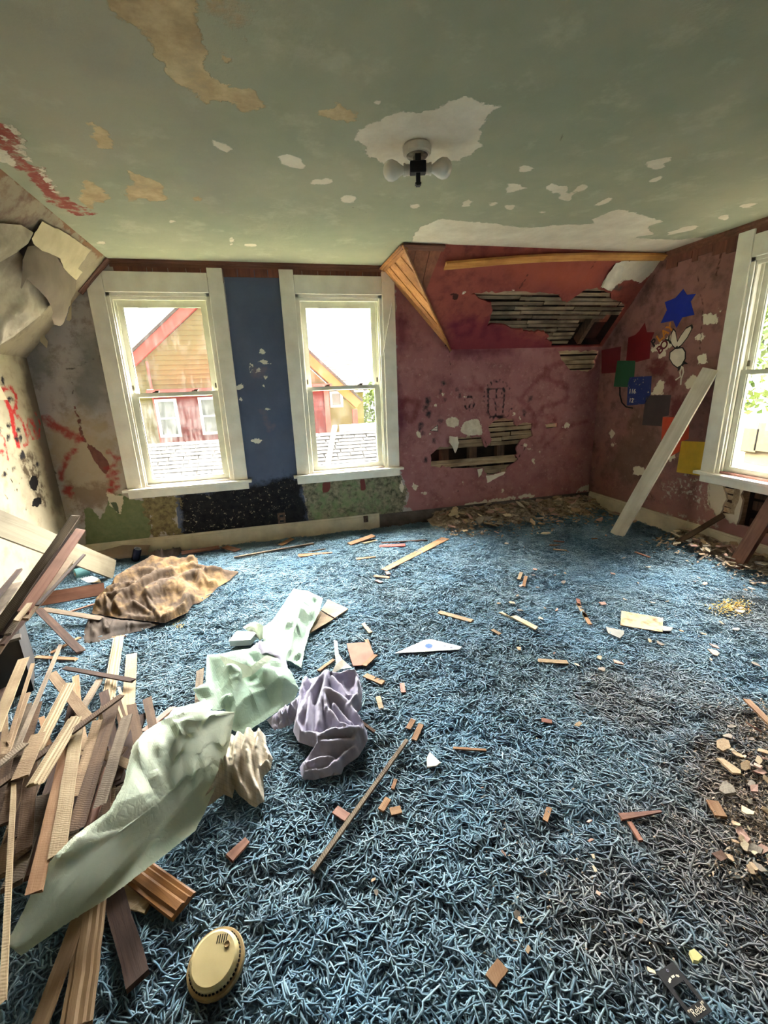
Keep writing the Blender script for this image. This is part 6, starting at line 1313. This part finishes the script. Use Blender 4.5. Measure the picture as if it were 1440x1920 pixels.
# ------------------------------------------------------------------ plaster debris: 300 pieces one by one, the dust joined
pm = [simple('plaster_cream', (206, 190, 162), (178, 160, 134), 10, .95), simple('plaster_pink', (186, 152, 138), (160, 128, 114), 10, .95), simple('plaster_grey', (152, 142, 128), (120, 110, 100), 10, .95), simple('plaster_tan', (180, 156, 126), (150, 126, 100), 10, .95)]
chip_meshes = []
for k in range(16):
    rg = np.random.default_rng(900 + k); n = rg.integers(4, 7); w = np.sort(rg.uniform(0, 6.28, n)) ; w = np.linspace(0, 6.28, n, endpoint=False) + rg.normal(0, .25, n); r = rg.uniform(.55, 1.0, n); as_ = rg.uniform(.45, .8)
    q = [(r[i] * math.cos(w[i]), r[i] * math.sin(w[i]) * as_, rg.uniform(-.06, .06)) for i in range(n)]; t = rg.uniform(.08, .18)
    m = MB().add(q + [(x * .95, y * .95, z + t) for x, y, z in q], [tuple(range(n)), tuple(range(n, 2 * n))] + [(i, (i + 1) % n, n + (i + 1) % n, n + i) for i in range(n)])
    me = fixn(pymesh('plaster_chip', m.v, m.f)); me.materials.append(pm[k % 4]); chip_meshes.append(me)
def chip(px, py, z, s, rg, label, group, tilt=.3):
    if py is None: loc = Vector(px)
    else: loc = Vector(on_z(px, py, z))
    loc.x = min(loc.x, R - .05); loc.y = min(loc.y, D - .05)
    o = bpy.data.objects.new('plaster_chip', chip_meshes[rg.randrange(16)]); COL.objects.link(o); o.location = loc; o.scale = (s, s, s)
    o.rotation_euler = (rg.gauss(0, tilt), rg.gauss(0, tilt), rg.uniform(0, 6.28)); return tag(o, label, 'plaster chip', group)
rg = random.Random(42)
TONE = ('cream', 'pink', 'grey', 'tan')
def bit(px, py, z, s, where, group, tilt=.3, noun='plaster flake'):
    """one chip; its label names tone, size and where it lies"""
    o = chip(px, py, z, s, rg, None, group, tilt); k = chip_meshes.index(o.data) % 4
    size = 'large' if s > .06 else 'small' if s < .03 else 'palm sized' if s > .045 else 'thin'
    o['label'] = f'{size} {TONE[k]} {noun} {where}'
for k in range(130):                                              # heap along the back wall right of the windows and into the corner
    t = rg.random(); x = 1.55 + t * 1.72; y = D - .05 - abs(rg.gauss(0, .24)) - .02; dist = D - y
    w_ = ('at the left end of the back wall rubble heap', 'in the rubble heap below the lath hole', 'in the rubble heap in the back right corner')[min(2, int(t * 3))]
    bit((x, y, max(.045, .15 - dist * .22) + rg.uniform(0, .02)), None, 0, rg.uniform(.03, .08), w_, 'plaster heap along the back wall')
for k in range(72):                                               # heap below the right window
    t = rg.random(); y = 1.75 + t * 1.05; x = R - .06 - abs(rg.gauss(0, .15)); w_ = 'in the right window heap ' + ('right of the brown post' if y < 2.15 else 'between post and stick' if y < 2.5 else 'beside the brown stick')
    bit((x, y, max(.04, .12 - (R - x) * .2) + rg.uniform(0, .02)), None, 0, rg.uniform(.022, .065), w_, 'plaster heap below the right window')
for k in range(46):                                               # right edge of the photo, near
    px = 1440 - abs(rg.gauss(0, 42)) + 14; py = rg.uniform(1320, 1640)
    bit(px, py, .035 + rg.uniform(0, .012), rg.uniform(.010, .032), 'on the dirty carpet at the right photo edge, ' + ('upper part' if py < 1430 else 'middle part' if py < 1530 else 'lower part'), 'plaster bits at the right photo edge', .3, 'plaster bit')
for k in range(52):                                               # scattered over the right half of the carpet
    px = rg.uniform(930, 1430); py = rg.uniform(1000, 1260)
    bit(px, py, .033, rg.uniform(.012, .034), 'scattered on the carpet ' + ('left of the stained card' if px < 1160 else 'behind the stained card' if py < 1150 else 'right of the stained card' if px > 1245 else 'near the stained card'), 'plaster chips on the right half of the carpet', .15, 'plaster chip')
for (px, py, s) in ((990,1815-35,.012),(1105,1540,.014),(1108,1575,.012),(1112,1605,.012),(1115,1630,.014),(1122,1675,.012),(968,1715,.016),(975,1725,.014),(1201,1728,.012),(1220,1820,.014),(945,1600,.012),(705,1672,.012),(700,1650,.010),(1350,1605,.03),(1370,1610,.024),(1395,1570,.04),(1410,1590,.04)):
    bit(px, py, .034, s, 'on the near carpet ' + ('right of the smoke detector' if px < 800 else 'above the black tag' if px > 1150 else 'below the long reddish splinter' if px > 1050 else 'left of the black tag'), 'plaster crumbs on the near carpet', .25, 'plaster crumb')
# distinct larger flakes
for (px, py, s, lab) in ((960,1130,.03,'cream plaster flake left of the pale splinter'), (1060,1075,.02,'cream flake in the middle distance of the carpet'), (1128,1255,.035,'pale flake below the grey shard'), (1085,1358,.03,'tan flake alone on the carpet right of centre'), (1158,1243,.035,'orange tinted flake right of the lower lath offcut'), (1355,1395,.05,'grey angular flake at the right edge heap'), (1370,1440,.055,'dark grey flake in the right edge heap'), (1362,1480,.05,'broad pale flake at the lower right edge heap'), (1190,978,.05,'pale flake behind the foot of the white board'), (845,988,.06,'white flake in front of the grey wall foot')):
    chip(px, py, .038, s, rg, lab, None, .15)
# the rest of the rubble and dust, too small to pick apart
V = []; Fq = []
g2 = np.random.default_rng(77)
def crumb(p, s):
    b = len(V); a = g2.uniform(0, 6.28, 3) + np.array((0, 2.1, 4.2)); z = g2.uniform(.25, .6) * s; tl = g2.normal(0, .25, 2)
    for k in range(3): V.append((p[0] + s * math.cos(a[k]), p[1] + s * .7 * math.sin(a[k]), p[2] + tl[0] * s * math.cos(a[k]) + tl[1] * s * math.sin(a[k])))
    V.append((p[0], p[1], p[2] + z)); Fq.extend([(b, b + 1, b + 3), (b + 1, b + 2, b + 3), (b + 2, b, b + 3), (b, b + 2, b + 1)])
def mound(u0, u1, w, fn, hmax, nu, nv):
    """uneven bed of dust under the flakes"""
    b = len(V)
    for i in range(nu + 1):
        for j in range(nv + 1):
            t = j / nv; u = u0 + (u1 - u0) * i / nu; e = min(1, 8 * (i / nu), 8 * (1 - i / nu)); wob = 1 + .35 * math.sin(u * 9.0) + .2 * math.sin(u * 23)
            p = fn(u, t * w * wob); n_ = float(vnoise(p[0] * 14, p[1] * 14)) + .5 * float(vnoise(p[0] * 40, p[1] * 40))
            V.append((p[0], p[1], max(.012, (hmax * (1 - t) ** 1.3 + .014 * n_ + .022 * (1 - t)) * (.35 + .65 * e) + .006)))
    for i in range(nu):
        for j in range(nv): Fq.append((b + i * (nv + 1) + j, b + i * (nv + 1) + j + 1, b + (i + 1) * (nv + 1) + j + 1, b + (i + 1) * (nv + 1) + j))
mound(1.45, R - .03, .36, lambda u, t: (u, D - .012 - t), .085, 110, 20)
mound(1.65, 2.85, .22, lambda u, t: (R - .025 - t, u), .07, 70, 14)
for k in range(5200):
    r_ = g2.uniform()
    if r_ < .50: x = 1.5 + g2.uniform() * 1.8; y = D - .03 - abs(g2.normal(0, .23)); p = (x, y, max(.03, .13 - (D - y) * .2)); s = g2.uniform(.008, .034)
    elif r_ < .68: y = 1.65 + g2.uniform() * 1.2; x = R - .04 - abs(g2.normal(0, .17)); p = (x, y, max(.03, .10 - (R - x) * .16)); s = g2.uniform(.007, .028)
    elif r_ < .86: q = on_z(1445 - abs(g2.normal(0, 55)), g2.uniform(1310, 1650), .03); p = q; s = g2.uniform(.003, .010)
    else: q = on_z(g2.uniform(900, 1440), g2.uniform(1000, 1800), .03); p = q; s = g2.uniform(.002, .007)
    if p[0] > R - .03 or p[1] > D - .03: continue
    crumb(p, s)
dustm = simple('plaster_dust_mix', (184, 166, 144), (120, 104, 90), 28, .98)
o = link('plaster_dust', pymesh('plaster_dust', V, Fq), dustm); tag(o, 'fine plaster rubble strewn over the right side of the carpet', 'rubble', kind='stuff')
V = []; Fq = []
for k in range(420):
    q = on_z(1372 + g2.normal(0, 18), 1138 + g2.normal(0, 7), .03 + abs(g2.normal(0, .006))); crumb(q, g2.uniform(.004, .011))
o = link('yellow_crumbs', pymesh('yellow_crumbs', V, Fq), simple('yellow_crumb', (216, 186, 104), (190, 156, 84), 20, .95)); tag(o, 'little heap of yellow crumbs on the carpet at the right', 'crumbs', kind='stuff')
V = []; Fq = []
for k in range(60):
    q = on_z(335 + g2.normal(0, 5), 1172 + g2.normal(0, 4), .028); crumb(q, g2.uniform(.004, .008))
o = link('yellow_crumbs', pymesh('yellow_crumbs', V, Fq), bpy.data.materials['yellow_crumb']); tag(o, 'few yellow crumbs beside the brown cloth', 'crumbs', kind='stuff')
